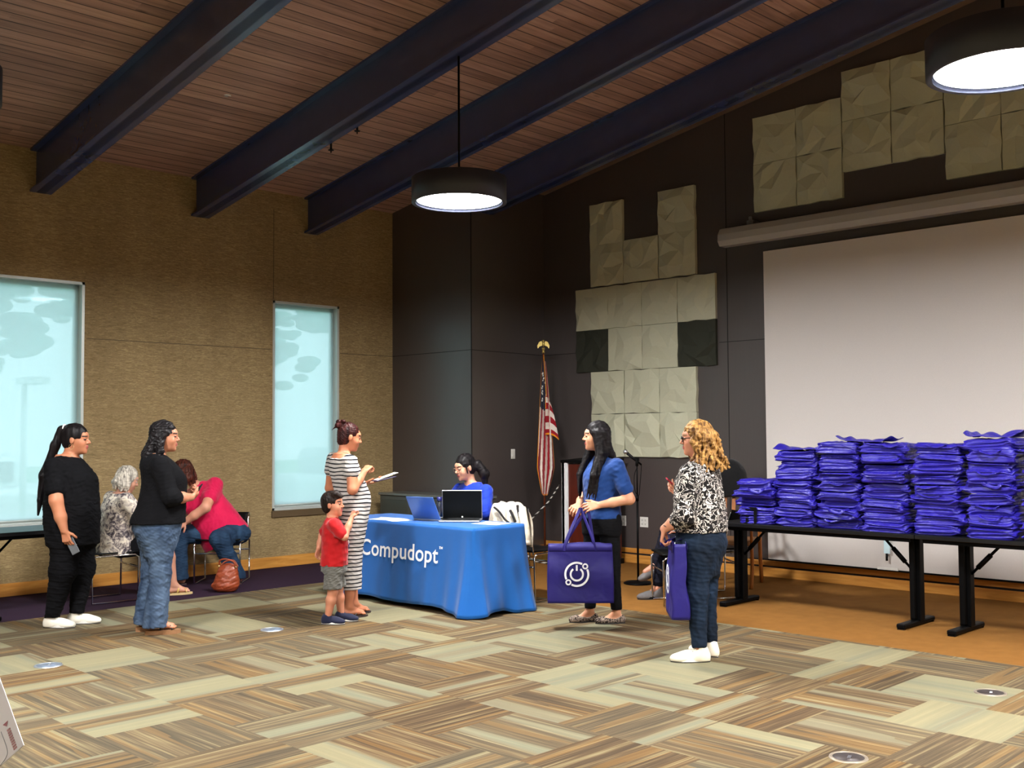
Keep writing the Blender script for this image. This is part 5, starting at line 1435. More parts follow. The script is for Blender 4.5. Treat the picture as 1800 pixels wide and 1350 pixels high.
held_box('paper_sheet', F, (.315, -.045, 1.178), (.9, -.2, .30), (-.2, .05, 1), .11, .20, .004, pm('paper_cream', (232, 224, 204), .8), 'cream folded papers on the booklet in the striped-dress woman\'s hand', 'paper', .001)

# ---- 4. the boy
F = Fig('smiling small boy in red T-shirt and grey shorts holding the striped dress', 5.257, 7.283, -35, (206, 146, 116), .0042)
F.head((-.015, 0, .968), -22, -2, 0, .86, lip=(190, 96, 92)); F.neck((-.02, 0, .84), .036)
T4 = [(.44, -.005, .098, .115), (.55, .0, .104, .118), (.66, .0, .102, .115), (.75, -.005, .094, .118), (.81, -.015, .080, .118), (.845, -.02, .055, .08), (.868, -.02, .038, .045)]
F.B.append(Tor(T4, scale=.92, k=.02))
RS, RE, RW = (-.01, -.115, .815), (.075, -.165, .715), (.135, -.085, .86)
LS, LE, LW = (-.02, .115, .815), (-.10, .155, .70), (-.13, .12, .60)
F.arm(RS, RE, RW, (.034, .029, .020), .012); F.arm(LS, LE, LW, (.034, .029, .020), .012)
F.B += hand_prims(RW, (.3, .3, .9), (.7, .5, -.2), (.3, -.6, .3), (.9, 1.1, .7), .66); F.B += hand_prims(LW, (-.2, -.2, -.95), (.6, -.8, 0), (.6, .5, 0), (.4, .5, .3), .66)
F.leg((-.01, -.06, .46), (-.015, -.075, .27), (-.055, -.06, .06), (.056, .040, .026), True); F.leg((.0, .06, .46), (.03, .065, .27), (.055, .055, .06), (.056, .040, .026), True)
F.build_body()
M_red = fabric('shirt_red', (164, 5, 12), .8, .06, .3)
F.cloth('t_shirt', [Tor([(.468, -.005, .118, .132)]+[(z, c, a*1.08, b*1.05) for z, c, a, b in T4[1:]], p=2.2, rnd=.004), Cone(RS, V3(RS)*.22+V3(RE)*.78, .054, .052, None, .03), Cone(LS, V3(LS)*.3+V3(LE)*.7, .054, .052, None, .03), Ell((-.01, 0, .885), (.044, .046, .04), None, .006, True)], M_red, .0045, 31, .005, 1.3)
F.cloth('shorts', [Tor([(.42, -.004, .108, .122), (.47, -.004, .108, .122), (.50, -.004, .10, .115)], rnd=.003), Cone((-.01, -.06, .43), (-.018, -.072, .30), .074, .078, None, .03), Cone((.0, .06, .43), (.02, .066, .30), .074, .078, None, .03), Half((0, 0, .285), (0, 0, -1))], fabric('shorts_grey', (92, 90, 84), .85, .1, .35), .005, 33, .005, 1.4)
M_nv = fabric('shoe_navy', (22, 26, 52), .75)
shoe(F.root, (-.055, -.06, .1), math.radians(-14), .76, M_nv, M_white, 'sneaker', .026, pm('laces_navy', (30, 34, 60), .7)); shoe(F.root, (.055, .055, .1), math.radians(-8), .76, M_nv, M_white, 'sneaker', .026, pm('laces_navy', (30, 34, 60), .7))
Hp = F.H
F.cloth('hair', F.scalp(.004, 1.10)+[Cone(Hp((.04, -.05, .10)), Hp((.095, -.02, .07)), .026, .012, None, .02), Cone(Hp((.03, .03, .11)), Hp((.092, .02, .075)), .026, .012, None, .02)], mat_hair('hair_soft_black', (12, 9, 9), (40, 30, 26)), .003, 7, .0045, 3)
m = MB(); m.sph((.115, .01, .63), .03, 10, sc=(.12, 1, 1.1)); m.build('shirt_print', pm('print_blue', (40, 54, 140), .6), F.root)
m = MB(); m.sph((.112, -.045, .66), .02, 8, sc=(.2, 1, 1)); m.build('shirt_print', pm('print_pale', (230, 226, 220), .6), F.root)

# ---- 5. woman in the blue polo
F = Fig('woman in blue polo shirt with long straight black hair holding a tote bag', 6.718, 5.706, 165, (222, 168, 134))
F.head((-.005, 0, 1.515), -28, 0, 0, .99); F.neck((-.065, 0, 1.31), .047)
T5 = [(.84, -.05, .135, .17), (.92, -.05, .135, .165), (1.02, -.055, .135, .155), (1.12, -.055, .14, .16), (1.20, -.05, .135, .175), (1.27, -.07, .11, .19), (1.325, -.08, .08, .14), (1.355, -.075, .05, .06)]
F.B.append(Tor(T5, scale=.92, k=.03))
LS, LE, LW = (-.08, .175, 1.275), (-.145, .262, 1.01), (.075, .145, .965)
RS, RE, RW = (-.07, -.175, 1.275), (-.05, -.25, 1.02), (.155, -.03, .955)
F.arm(RS, RE, RW, (.05, .040, .025)); F.arm(LS, LE, LW, (.052, .042, .026))
F.B += hand_prims(LW, (.95, -.15, -.08), (-.1, -.8, -.5), (.1, -.3, .9), (.5, .8, .5)); F.B += hand_prims(RW, (.75, .55, -.15), (.3, -.3, -.9), (-.3, .8, .1), (.8, 1.0, .6))
F.leg((-.07, .09, .84), (-.09, .09, .46), (-.125, .10, .10), (.08, .054, .034)); F.leg((-.04, -.09, .84), (-.02, -.09, .46), (.015, -.08, .10), (.08, .054, .034))
F.B += foot_prims((-.125, .10, .088), math.radians(-24), .96, False); F.B += foot_prims((.015, -.08, .088), math.radians(-16), .96, False)
F.build_body()
M_polo = fabric('polo_blue', (18, 58, 122), .75, .06, .3)
F.cloth('polo_shirt', [Tor([(.845, -.05, .152, .185)]+[(z, c, a*1.06, b*1.04) for z, c, a, b in T5[1:]], p=2.2, rnd=.004), Cone(LS, V3(LS)*.32+V3(LE)*.68, .070, .066, None, .04), Cone(RS, V3(RS)*.32+V3(RE)*.68, .070, .066, None, .04), Ell((-.035, 0, 1.385), (.06, .058, .055), None, .006, True), Cone((-.085, 0, 1.335), (-.078, 0, 1.372), .060, .056, None, .01), Cone((-.05, 0, 1.38), (-.03, 0, 1.42), .050, .055, None, .003, True), Cone((-.06, 0, 1.345), (-.045, 0, 1.40), .042, .046, None, .003, True)], M_polo, .004, 41)
m = MB(); m.obox((.088, .075, 1.175), (.003, .024, .005), Matrix.Rotation(.35, 3, 'Z')); m.build('chest_print', pm('print_white', (236, 238, 240), .7), F.root)
M_bt = fabric('trousers_black_stretch', (10, 10, 13), .85, .06, .10, sheen=0, spec=.15)
F.cloth('trousers', [Tor([(.72, -.05, .13, .17), (.82, -.05, .145, .178), (.90, -.05, .14, .17)], rnd=.004), Cone((-.065, .088, .80), (-.09, .09, .46), .098, .066, None, .04), Cone((-.09, .09, .46), (-.125, .10, .10), .066, .046, None, .03), Cone((-.04, -.088, .80), (-.02, -.09, .46), .098, .066, None, .04), Cone((-.02, -.09, .46), (.015, -.08, .10), .066, .046, None, .03), Half((0, 0, .11), (0, 0, -1))], M_bt, .004, 43)
M_flat = mat_blotch('snake_flats', [(26, 20, 20), (60, 50, 46), (168, 150, 136), (40, 30, 28)], 40)
shoe(F.root, (-.125, .10, .1), math.radians(-24), .96, M_flat, pm('flat_sole', (22, 16, 16), .6), 'flat', .012); shoe(F.root, (.015, -.08, .1), math.radians(-16), .96, M_flat, pm('flat_sole', (22, 16, 16), .6), 'flat', .012)
Hp = F.H; hh = F.scalp(-.012, 1.10)
for i in range(13):
    a = -2.25+4.5*i/12; y = .080*math.sin(a); x = -.030-.058*math.cos(a); p0 = Hp((x, y, .03))
    if abs(a) > 1.55: # the locks that fall in front of the shoulders
        sg = 1 if a > 0 else -1
        for q_i in range(5 if sg > 0 else 3):
            w_ = q_i*.020 - (.03 if sg > 0 else .01)
            hh += [Cone(p0, V3(-.01+w_*.7, sg*.088, 1.38), .026, .026, None, .018), Cone(V3(-.01+w_*.7, sg*.088, 1.38), V3(.075+w_*.6, sg*.105, 1.20), .024, .020, None, .018), Cone(V3(.075+w_*.6, sg*.105, 1.20), V3(.098+w_*.7, sg*(.10-.01*q_i), 1.00+.025*((q_i*7) % 3)), .020, .004, None, .010)]
    else:
        p1 = V3(-.11+.02*math.sin(a)**2, y*1.15, 1.36); p2 = V3(-.19+.04*math.sin(a)**2, y*1.35, 1.18); p3 = V3(-.19, y*1.3, 1.08)
        hh += [Cone(p0, p1, .034, .032, None, .015), Cone(p1, p2, .032, .022, None, .015), Cone(p2, p3, .022, .008, None, .012)]
F.cloth('hair', hh, M_hb, .002, 4, .005, 1.5, fn=strand_fn(F, .0020, 170))
bagw = world_of(F, (.20, .11, 0)); bagx, bagy = 6.446, 5.646
o = tote('tote_bag', (bagx, bagy, .21), math.radians(-47), .52, .455, .15, 'blue tote bag with white power-symbol logo hanging from the polo-shirt woman\'s hands', [])
def loc_of(o, w): return tuple((o.matrix_basis.inverted() @ Vector(w)))
hw1 = world_of(F, (.215, .09, .935)); hw2 = world_of(F, (.17, .115, .94))
for sy, hw, (xa, xb) in ((-1, hw1, (-.13, .12)), (1, hw2, (-.12, .12))):
    q = Vector(loc_of(o, hw)); yb = sy*.0545
    m = MB(); m.tube([(xa, yb, .40), (xa*.8+q.x*.1, yb*.9, .50), (q.x-.012, q.y, q.z-.02), (q.x, q.y, q.z+.010), (q.x+.012, q.y, q.z-.02), (xb*.8+q.x*.1, yb*.9, .50), (xb, yb, .40)], lambda t: (.0018, .013), n=8, sub=6, flat=(0, 1, 0))
    m.build('handle', M_tote, o)
logo(o, -.03, .225, .098, -.083)

# ---- 6. curly blonde woman
F = Fig('curly blonde woman in black and white print blouse and dark jeans', 6.145, 4.377, 103, (214, 156, 126))
F.head((-.05, -.02, 1.50), 27, 2, 0, 1.0, brow=(120, 90, 60)); F.neck((-.06, -.01, 1.30), .052)
T6 = [(.86, -.075, .165, .185), (.95, -.08, .155, .185), (1.05, -.08, .148, .18), (1.14, -.07, .15, .185), (1.21, -.07, .138, .195), (1.27, -.08, .115, .195), (1.32, -.085, .085, .15), (1.345, -.08, .055, .07)]
F.B.append(Tor(T6, scale=.92, k=.03))
LS, LE, LW = (-.085, .19, 1.26), (-.07, .262, .985), (.055, .245, .93)
LW = (.075, .255, .895)
RS, RE, RW = (-.08, -.19, 1.26), (.02, -.235, 1.01), (.065, -.105, 1.115)
F.arm(RS, RE, RW, (.052, .044, .028)); F.arm(LS, LE, LW, (.055, .046, .029))
F.B += hand_prims(LW, (.25, 0, -.95), (-.85, -.3, -.1), (.1, -.9, .1), (1.0, 1.2, .7)); F.B += hand_prims(RW, (.6, .7, .25), (.4, -.5, .8), (-.4, .5, .5), (.5, .7, .4))
F.leg((-.085, .09, .84), (-.09, .10, .46), (-.105, .115, .10), (.085, .06, .038)); F.leg((-.085, -.09, .84), (-.08, -.085, .46), (-.10, -.10, .10), (.085, .06, .038))
F.build_body()
F.cloth('blouse', [Tor([(.865, -.075, .185, .205), (.95, -.08, .182, .205), (1.05, -.08, .172, .20), (1.14, -.07, .165, .20), (1.21, -.07, .15, .205), (1.28, -.08, .118, .20), (1.325, -.085, .085, .15), (1.35, -.08, .058, .072)], p=2.2, rnd=.004),
    Cone(LS, LE, .080, .076, None, .04), Cone(LE, V3(LE)*.62+V3(LW)*.38, .074, .056, None, .03), Cone(RS, RE, .080, .076, None, .04), Cone(RE, V3(RE)*.65+V3(RW)*.35, .074, .056, None, .03), Ell((-.045, -.01, 1.375), (.065, .065, .05), None, .008, True)], mat_swirl('scroll_print', (16, 12, 12), (196, 188, 180), 12, .50), .006, 51)
M_jd = mat_denim('denim_dark', (11, 20, 33), (26, 44, 66))
F.cloth('jeans', [Tor([(.56, -.085, .10, .13), (.66, -.085, .135, .175), (.78, -.09, .172, .195), (.86, -.085, .165, .19), (.90, -.08, .158, .185)], rnd=.004), Cone((-.09, .088, .76), (-.09, .10, .46), .112, .078, None, .045), Cone((-.09, .10, .46), (-.105, .113, .10), .078, .052, None, .03), Cone((-.085, -.088, .76), (-.08, -.088, .46), .112, .078, None, .045), Cone((-.08, -.088, .46), (-.10, -.10, .10), .078, .052, None, .03), Half((0, 0, .095), (0, 0, -1))], M_jd, .0055, 53)
m = MB()
for sg in (-1, 1):
    m.box((-.2635, sg*.095-.055, .70), (-.2585, sg*.095+.055, .835), bev=.002)
m.bm.free()
M_crm = pm('leather_cream', (232, 222, 200), .45)
shoe(F.root, (-.105, .113, .1), math.radians(30), 1.04, M_crm, M_white, 'sneaker', .036, M_white); shoe(F.root, (-.10, -.10, .1), math.radians(-22), 1.02, M_crm, M_white, 'sneaker', .036, M_white)
Hp = F.H; rs = np.random.RandomState(9); hh = F.scalp(-.014, 1.14); M_bl = mat_hair('hair_blonde', (74, 46, 22), (186, 140, 80), .4, (55, 55, 7))
for i in range(30):
    a = -2.3+4.6*i/29; y = .084*math.sin(a); x = -.030-.070*math.cos(a); L = .24+.05*rs.rand()
    p = Hp((x, y, .06)); ax_, ay_ = x*1.0, y
    for j in range(7):
        t = (j+1)/7; w_ = .018*math.sin(j*1.9+i*1.3); out = 1+.85*t+.20*rs.rand()
        q = Hp((ax_*out+w_, ay_*out+.012*math.cos(j*2.1+i), .06-L*t)); hh.append(Cone(p, q, .020-.008*t, .019-.009*t, None, .006)); p = q
F.cloth('hair', hh, M_bl, .004, 4, .005, 2.0, fn=strand_fn(F, .003, 130))
tube_glasses(F, (24, 20, 22), .022, .0030)
m = MB(); c_ = V3(LW)*.80+V3(LE)*.20
m.tube([tuple(c_+V3(.031*math.cos(a), .031*math.sin(a), .006*math.sin(a*2))) for a in [2*PI*i/16 for i in range(16)]], .005, n=8, closed=True); m.build('bracelet', pm('beads_brown', (66, 40, 30), .4), F.root)
held_box('phone', F, (.13, -.050, 1.175), (.55, .45, .6), (-.5, -.2, .7), .072, .145, .010, pm('phone_red', (150, 24, 44), .35), 'phone in a red case held up by the curly blonde woman', 'phone', extra=M_scrn)
o = tote('tote_bag', (6.03, 4.40, .30), math.radians(222), .40, .50, .125, 'blue tote bag seen edge-on in the curly blonde woman\'s left hand', [])
hw = world_of(F, (.09, .262, .815))
q = Vector(loc_of(o, hw))
for sy in (-1, 1):
    yb = sy*.046
    m = MB(); m.tube([(-.10, yb, .43), (-.085, yb*.95, .52), (q.x-.02, q.y+sy*.006, q.z-.03), (q.x, q.y+sy*.006, q.z+.008), (q.x+.02, q.y+sy*.006, q.z-.03), (.085, yb*.95, .52), (.10, yb, .43)], lambda t: (.0018, .013), n=8, sub=6, flat=(0, 1, 0)); m.build('handle', M_tote, o)
logo(o, .03, .25, .098, -.070)
m = MB(); m.grid(lambda u, v: (-.12+.10*u, -.01+.02*v, .44+.13*v-.05*u*v), 5, 5); m.build('paper_sheet', pm('paper_white', (236, 236, 232), .8, 0, .02), None, solid=-.001)
pp = bpy.context.scene.collection.objects[-1]; pp.location = (6.03, 4.40, .30); pp.rotation_euler = (0, 0, math.radians(222)); tag(pp, 'white paper sticking out of the tote bag held by the curly blonde woman', 'paper')

# ---- 7. grey-haired woman on the chair
F = Fig('grey-haired woman in a grey patterned blouse sitting near the wide window', 4.61, 9.85, -6, (206, 158, 134))
F.head((.085, 0, 1.125), -10, 22, 0, .98, brow=(150, 146, 140)); F.neck((.03, 0, .96), .052)
T7 = [(.44, -.02, .17, .22), (.55, -.03, .165, .215), (.68, -.01, .155, .20), (.80, .0, .15, .20), (.90, .01, .14, .205), (.97, .02, .11, .17), (1.01, .025, .06, .075)]
F.B.append(Tor(T7, scale=.90, k=.03))
for sg in (-1, 1):
    sh, el, wr_ = (.0, sg*.20, .94), (.16, sg*.25, .70), (.36, sg*.12, .68)
    F.arm(sh, el, wr_, (.054, .044, .027)); F.B += hand_prims(wr_, (.9, -.3*sg, -.1), (0, 0, -1), (.1, -sg*.9, 0), (.4, .5, .3))
F.leg((.0, -.10, .50), (.43, -.11, .50), (.50, -.10, .10), (.088, .058, .038), True); F.leg((.0, .10, .50), (.43, .10, .50), (.42, .09, .10), (.088, .058, .038), True)
F.B += foot_prims((.50, -.10, .105), math.radians(-12)); F.B += foot_prims((.42, .09, .105), math.radians(8))
F.build_body()
F.cloth('blouse', [Tor([(.435, -.03, .185, .235), (.55, -.035, .18, .228), (.68, -.015, .168, .215), (.80, -.005, .16, .212), (.90, .005, .15, .215), (.965, .015, .115, .18), (1.0, .02, .075, .09)], p=2.2, rnd=.01)]+[q for sg in (-1, 1) for q in (Cone((.0, sg*.20, .94), (.12, sg*.245, .755), .078, .080, None, .04),)]+[Ell((.05, 0, 1.03), (.07, .075, .04), None, .006, True)],
    mat_blotch('blouse_grey_print', [(60, 54, 62), (118, 110, 112), (176, 164, 156), (226, 216, 200)], 20), .006, 61)
F.cloth('shorts', [Cone((.0, -.10, .50), (.34, -.11, .505), .108, .092, None, .03), Cone((.0, .10, .50), (.34, .10, .505), .108, .092, None, .03), Tor([(.42, -.02, .17, .215), (.56, -.02, .17, .215)], rnd=.02)], M_blackcloth, .004, 62)
M_gs = pm('sandal_gold', (206, 178, 96), .35, .5)
shoe(F.root, (.50, -.10, .1), math.radians(-12), 1.0, M_gs, pm('sandal_sole', (196, 170, 120), .7), 'sandal', .020); shoe(F.root, (.42, .09, .1), math.radians(8), 1.0, M_gs, pm('sandal_sole', (196, 170, 120), .7), 'sandal', .020)
Hp = F.H; hh = F.scalp(-.012, 1.12)
for i in range(12):
    a = -2.2+4.4*i/11; y = .082*math.sin(a); x = -.030-.066*math.cos(a)
    hh += [Cone(Hp((x, y, .02)), Hp((x*1.12, y*1.18, -.065)), .030, .026, None, .012), Cone(Hp((x*1.12, y*1.18, -.065)), Hp((x*1.05+.01, y*1.15, -.125+.012*(i % 2))), .026, .010, None, .01)]
F.cloth('hair', hh, mat_hair('hair_grey', (112, 106, 100), (206, 198, 184), .45), .004, 4, .005, 2.0, fn=strand_fn(F, .003, 120))

# ---- 8. woman in the pink shirt
F = Fig('seated woman in bright pink T-shirt and jeans leaning over to the left', 5.93, 10.16, 222, (214, 158, 132))
F.head((.16, -.415, 1.165), -78, 12, -8, .98); F.neck((.10, -.30, 1.03), .052)
up = unit((.18, -.58, 1.0)); R8 = np.stack([unit(np.cross(np.cross(up, V3(1, .2, 0)), up)), unit(np.cross(up, V3(1, .2, 0))), up], 1); O8 = V3(0, .02, .44)
T8 = [(.0, .0, .165, .235), (.14, .02, .185, .235), (.28, .02, .185, .22), (.42, .0, .16, .20), (.54, -.01, .14, .20), (.62, -.01, .11, .17), (.67, .0, .06, .08)]
F.B.append(Tor(T8, O8, R8, scale=.90, k=.03))
def L8(p): return O8+R8@V3(p)
RS, LS = L8((-.0, -.19, .56)), L8((-.0, .19, .56))
RE, RW = V3(.28, -.46, .80), V3(.36, -.50, .60)
LE, LW = V3(.34, -.10, .80), V3(.36, -.30, .66)
F.arm(RS, RE, RW, (.064, .054, .032)); F.arm(LS, LE, LW, (.064, .052, .032))
F.B += hand_prims(RW, (.15, -.1, -.95), (-.9, 0, -.1), (.1, .9, 0), (.4, .5, .3)); F.B += hand_prims(LW, (.3, -.7, -.6), (-.7, 0, -.6), (.4, .3, .5), (.4, .5, .3))
F.leg((.02, -.10, .50), (.24, -.42, .50), (.24, -.40, .10), (.10, .064, .042)); F.leg((.02, .12, .50), (.36, .05, .47), (.20, .20, .10), (.10, .064, .042))
F.B += foot_prims((.24, -.40, .098), math.radians(-62), .98); F.B += foot_prims((.20, .20, .098), math.radians(-10), .98)
F.build_body()
M_pink = fabric('shirt_pink', (200, 8, 70), .75, .05, .12)
F.cloth('t_shirt', [Tor([(.0, .0, .195, .262)]+[(z, c, a*1.07, b*1.05) for z, c, a, b in T8[1:]], O8, R8, p=2.2, rnd=.008), Cone(RS, V3(RS)*.45+RE*.55, .088, .084, None, .05), Cone(LS, V3(LS)*.45+LE*.55, .088, .084, None, .05), Ell(L8((.03, 0, .70)), (.08, .085, .05), None, .006, True)], M_pink, .003, 71)
F.cloth('jeans', [Ell((.0, .02, .50), (.20, .25, .12), None, .03), Cone((.02, -.10, .52), (.24, -.42, .51), .125, .092, None, .05), Cone((.24, -.42, .51), (.245, -.405, .07), .090, .098, None, .04), Cone((.02, .12, .52), (.36, .05, .48), .128, .095, None, .05), Cone((.36, .05, .48), (.19, .20, .08), .095, .082, None, .04), Half((0, 0, .055), (0, 0, -1))], mat_denim('denim_blue', (20, 38, 62), (46, 72, 100)), .0055, 73)
M_pk = pm('thong_pink', (206, 150, 140), .5)
shoe(F.root, (.24, -.40, .1), math.radians(-62), .98, M_pk, pm('thong_sole2', (70, 50, 50), .7), 'thong', .014); shoe(F.root, (.20, .20, .1), math.radians(-10), .98, M_pk, pm('thong_sole2', (70, 50, 50), .7), 'thong', .014)
Hp = F.H; hh = F.scalp(-.012, 1.12)
for i in range(11):
    a = -2.1+4.2*i/10; y = .082*math.sin(a); x = -.030-.068*math.cos(a)
    hh += [Cone(Hp((x, y, .02)), Hp((x*1.15, y*1.15, -.075)), .030, .028, None, .012), Cone(Hp((x*1.15, y*1.15, -.075)), Hp((x*1.25, y*1.1, -.15)), .028, .010, None, .01)]
F.cloth('hair', hh, mat_hair('hair_brown', (34, 16, 12), (86, 42, 30)), .004, 4, .005, 2.0, fn=strand_fn(F, .003, 120))
tube_glasses(F, (60, 30, 40), .020, .0018)

# ---- 9. seated woman at the blue table
F = Fig('seated woman in royal blue T-shirt with glasses behind the blue table', 7.15, 7.60, 180, (226, 172, 142))
F.head((.135, -.01, 1.218), -10, 14, 0, 1.02); F.neck((.06, 0, 1.04), .05)
T9 = [(.46, .0, .14, .18), (.60, .01, .135, .17), (.75, .03, .135, .168), (.88, .045, .135, .178), (.97, .045, .12, .195), (1.03, .04, .09, .17), (1.075, .045, .05, .065)]
F.B.append(Tor(T9, scale=.92, k=.03))
RS, RE, RW = (.04, -.185, .99), (.16, -.25, .79), (.37, -.13, .80)
LS, LE, LW = (.04, .185, .99), (.12, .26, .79), (.32, .16, .79)
F.arm(RS, RE, RW, (.052, .042, .026)); F.arm(LS, LE, LW, (.052, .042, .026))
F.B += hand_prims(RW, (.95, .1, .02), (0, .1, -1), (0, .9, .2), (.35, .5, .4)); F.B += hand_prims(LW, (.95, -.2, 0), (0, .1, -1), (0, -.9, .2), (.35, .5, .4))
F.leg((.02, -.09, .50), (.42, -.10, .51), (.40, -.09, .10)); F.leg((.02, .09, .50), (.42, .10, .51), (.40, .10, .10)); F.B += foot_prims((.40, -.09, .09), 0, .95, False); F.B += foot_prims((.40, .10, .09), 0, .95, False)
F.build_body()
M_rb = fabric('shirt_royal', (14, 50, 168), .75, .06, .3)
F.cloth('t_shirt', [Tor([(.46, .0, .155, .195)]+[(z, c, a*1.07, b*1.05) for z, c, a, b in T9[1:]], p=2.2, rnd=.004), Cone(RS, V3(RS)*.3+V3(RE)*.7, .072, .068, None, .04), Cone(LS, LE, .072, .062, None, .04), Ell((.085, 0, 1.10), (.066, .068, .06), None, .006, True)], M_rb, .005, 81)
F.cloth('trousers', [Ell((.0, 0, .52), (.17, .19, .10), None, .03), Cone((.02, -.09, .51), (.42, -.10, .515), .10, .07, None, .03), Cone((.42, -.10, .515), (.40, -.09, .10), .07, .055, None, .03), Cone((.02, .09, .51), (.42, .10, .515), .10, .07, None, .03), Cone((.42, .10, .515), (.40, .10, .10), .07, .055, None, .03), Half((0, 0, .09), (0, 0, -1))], M_bt, .003, 83)
for yy in (-.09, .10): shoe(F.root, (.40, yy, .1), 0, .95, fabric('shoe_dark', (30, 30, 34)), M_blackp, 'flat', .012)
Hp = F.H
F.cloth('hair', F.scalp(-.006, 1.08)+[Cone(Hp((-.10, .01, .02)), Hp((-.13, .03, .0)), .026, .030, None, .015), Cone(Hp((-.12, .05, .0)), Hp((-.15, .08, -.10)), .044, .050, None, .02), Cone(Hp((-.15, .08, -.10)), Hp((-.13, .08, -.22)), .050, .022, None, .02),
    Cone(Hp((.03, .078, .04)), Hp((.030, .082, -.05)), .012, .005, None, .01), Cone(Hp((.03, -.078, .04)), Hp((.030, -.082, -.05)), .012, .005, None, .01)], M_hb, .0015, 4, .0045, 1.5, fn=strand_fn(F, .0022, 160))
m = MB(); m.tube([tuple(Hp((-.108+.0*a, .015+.028*math.cos(a), .02+.028*math.sin(a)))) for a in [2*PI*i/12 for i in range(12)]], .006, n=6, closed=True); m.build('hair_tie', pm('scrunchie_pale', (200, 190, 180), .7), F.root)
tube_glasses(F, (190, 150, 130), .021, .0016)

# ---- 10. sitter hidden behind the blonde woman
chrome_chair((8.55, 5.86, 0), math.radians(140), 'stacking chair of the sitter half hidden behind the curly blonde woman', backh=.78)
F = Fig('person in dark trousers and grey shoes, mostly hidden behind the curly blonde woman', 8.52, 5.88, 140, (206, 150, 124), .006)
F.head((-.04, -.06, 1.16), 0, 5, 0, .98); F.neck((-.05, -.04, 1.0), .05)
T10 = [(.46, -.02, .15, .18), (.65, -.03, .14, .17), (.82, -.03, .14, .18), (.93, -.04, .12, .19), (.99, -.045, .08, .15), (1.03, -.045, .05, .06)]
F.B.append(Tor(T10, scale=.92, k=.03))
for sg in (-1, 1):
    sh, el, wr_ = (-.04, sg*.18, .93), (.08, sg*.22, .70), (.26, sg*.08, .62); F.arm(sh, el, wr_, (.05, .042, .026)); F.B += hand_prims(wr_, (.9, -.3*sg, -.1), (0, 0, -1), (.1, -sg*.9, 0), (.4, .5, .3))
F.leg((.0, .10, .50), (.40, .10, .51), (.50, .12, .10)); F.leg((.0, -.10, .52), (.36, -.02, .58), (.50, .06, .30))
F.B += foot_prims((.50, .12, .10), math.radians(5), 1, False)
f_ = foot_prims((0, 0, .085), 0, 1, False)
F.B.append(Cone((.50, .06, .30), (.60, .075, .245), .036, .028, None, .02))
F.build_body()
F.cloth('shirt', [Tor([(z, c, a*1.08, b*1.06) for z, c, a, b in T10], p=2.2, rnd=.004)]+[Cone((-.04, sg*.18, .93), (.05, sg*.21, .76), .07, .066, None, .04) for sg in (-1, 1)]+[Ell((-.03, 0, 1.05), (.06, .06, .045), None, .006, True)], fabric('shirt_dark_navy', (20, 22, 34)), .004, 91)
F.cloth('trousers', [Ell((.0, 0, .52), (.16, .19, .10), None, .03), Cone((.0, .10, .51), (.40, .10, .515), .10, .075, None, .03), Cone((.40, .10, .515), (.49, .115, .16), .075, .06, None, .03), Cone((.0, -.10, .53), (.36, -.02, .59), .10, .078, None, .03), Cone((.36, -.02, .59), (.485, .05, .34), .078, .058, None, .03)], fabric('trousers_navy', (12, 13, 28), .9, .06, .2, sheen=0), .004, 93)
M_gsh = pm('shoe_grey', (92, 88, 88), .7, 0, .2, 60)
shoe(F.root, (.50, .12, .1), math.radians(5), 1.05, M_gsh, M_blackp, 'sneaker', .024, None)
surf_obj('shoe', [Ell((.495, .06, .262), (.05, .038, .045), rotm(.15, .55), .02), Ell((.565, .07, .225), (.075, .042, .040), rotm(.15, .45), .03), Ell((.625, .08, .195), (.055, .044, .030), rotm(.15, .4), .03)], M_gsh, F.root, .005)
Hp = F.H
F.cloth('hair', F.scalp(-.006, 1.10), M_hb, .003, 4, .006)

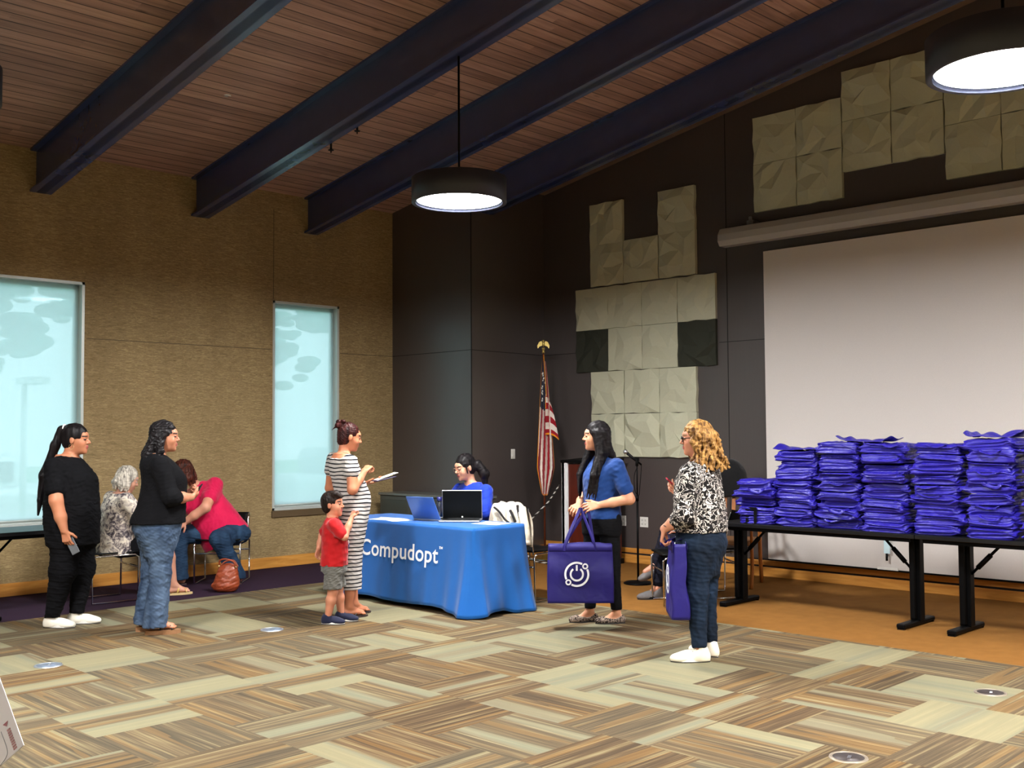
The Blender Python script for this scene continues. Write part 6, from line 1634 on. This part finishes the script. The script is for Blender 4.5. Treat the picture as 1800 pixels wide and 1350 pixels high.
# brown leather handbag on the floor
pb = empty('handbag', (5.565, 9.50, 0), math.radians(-45), 'brown leather handbag slumped on the purple carpet by the pink-shirted woman', 'handbag')
t = NT('leather_cognac'); n1 = t.noise(scale=11, detail=4, dist=1.0); t.bump(n1, .5, .02); M_lea = t.done(t.mix(n1, rgb((104, 42, 22)), rgb((168, 76, 42))), .38, 0, .5)
surf_obj('body', [Ell((0, 0, .11), (.125, .085, .125), None, .03), Ell((.01, 0, .21), (.10, .055, .075), None, .03), Ell((-.02, 0, .06), (.135, .095, .07), None, .03), Half((0, 0, .004), (0, 0, -1))], M_lea, pb, .006, .005, 4, 1.0)
m = MB(); m.tube([(-.07, -.02, .25), (-.06, -.04, .31), (.0, -.05, .325), (.07, -.045, .30), (.10, -.02, .24)], .008, n=8, sub=6); m.tube([(-.07, .03, .25), (-.03, .05, .29), (.05, .05, .30), (.10, .03, .24)], .008, n=8, sub=6); m.build('handle', M_lea, pb)
m = MB(); m.sph((-.07, -.035, .255), .012); m.sph((.095, -.03, .245), .012); m.build('ring', pm('brass_ring', (200, 170, 120), .3, .9), pb)

# ---------------------------------------------------------------- printed card, close to the viewer at the lower left
cd_ = empty('printed_card', (0, 0, 0), 0, 'white printed card with faded red lettering at the lower left corner, very near', 'card')
fw_ = Vector((.497, 1.299, -.361)).normalized(); ey = (Vector((-.0178, .0147, .0499))+fw_*.05).normalized(); ex = Vector((.0195, -.0211, .0217)); ex = (ex-ey*ex.dot(ey)*.6).normalized(); nz_ = ex.cross(ey).normalized()
M_ = Matrix((ex, nz_.cross(ex), nz_)).transposed().to_4x4(); M_.translation = Vector((.497, 1.299, 1.189))
cd_.matrix_world = M_
m = MB(); m.box((-.110, .0, -.0006), (.0, .150, .0006), bev=.0003); sheet = m.build('sheet', pm('card_white', (226, 220, 216), .6, 0, .02), cd_)
m = MB(); m.poly([(-.016, .046, .0009), (-.008, .046, .0009), (-.012, .040, .0009)]); m.build('red_mark', pm('card_red', (150, 62, 66), .6), sheet)
m = MB()
for i in range(9):
    y = .036-.0036*i; m.box((-.0135, y-.0030, .0004), (-.0085, y-.0006, .0009))
m.build('red_lettering', pm('card_red_soft', (164, 104, 100), .6), sheet)
m = MB(); m.tube([(-.021, .040, .0006), (-.021, .012, .0006), (-.026, .004, .0006), (-.036, .001, .0006)], .0004, n=6, sub=5); m.build('grey_outline', pm('card_grey', (150, 150, 152), .6), sheet)
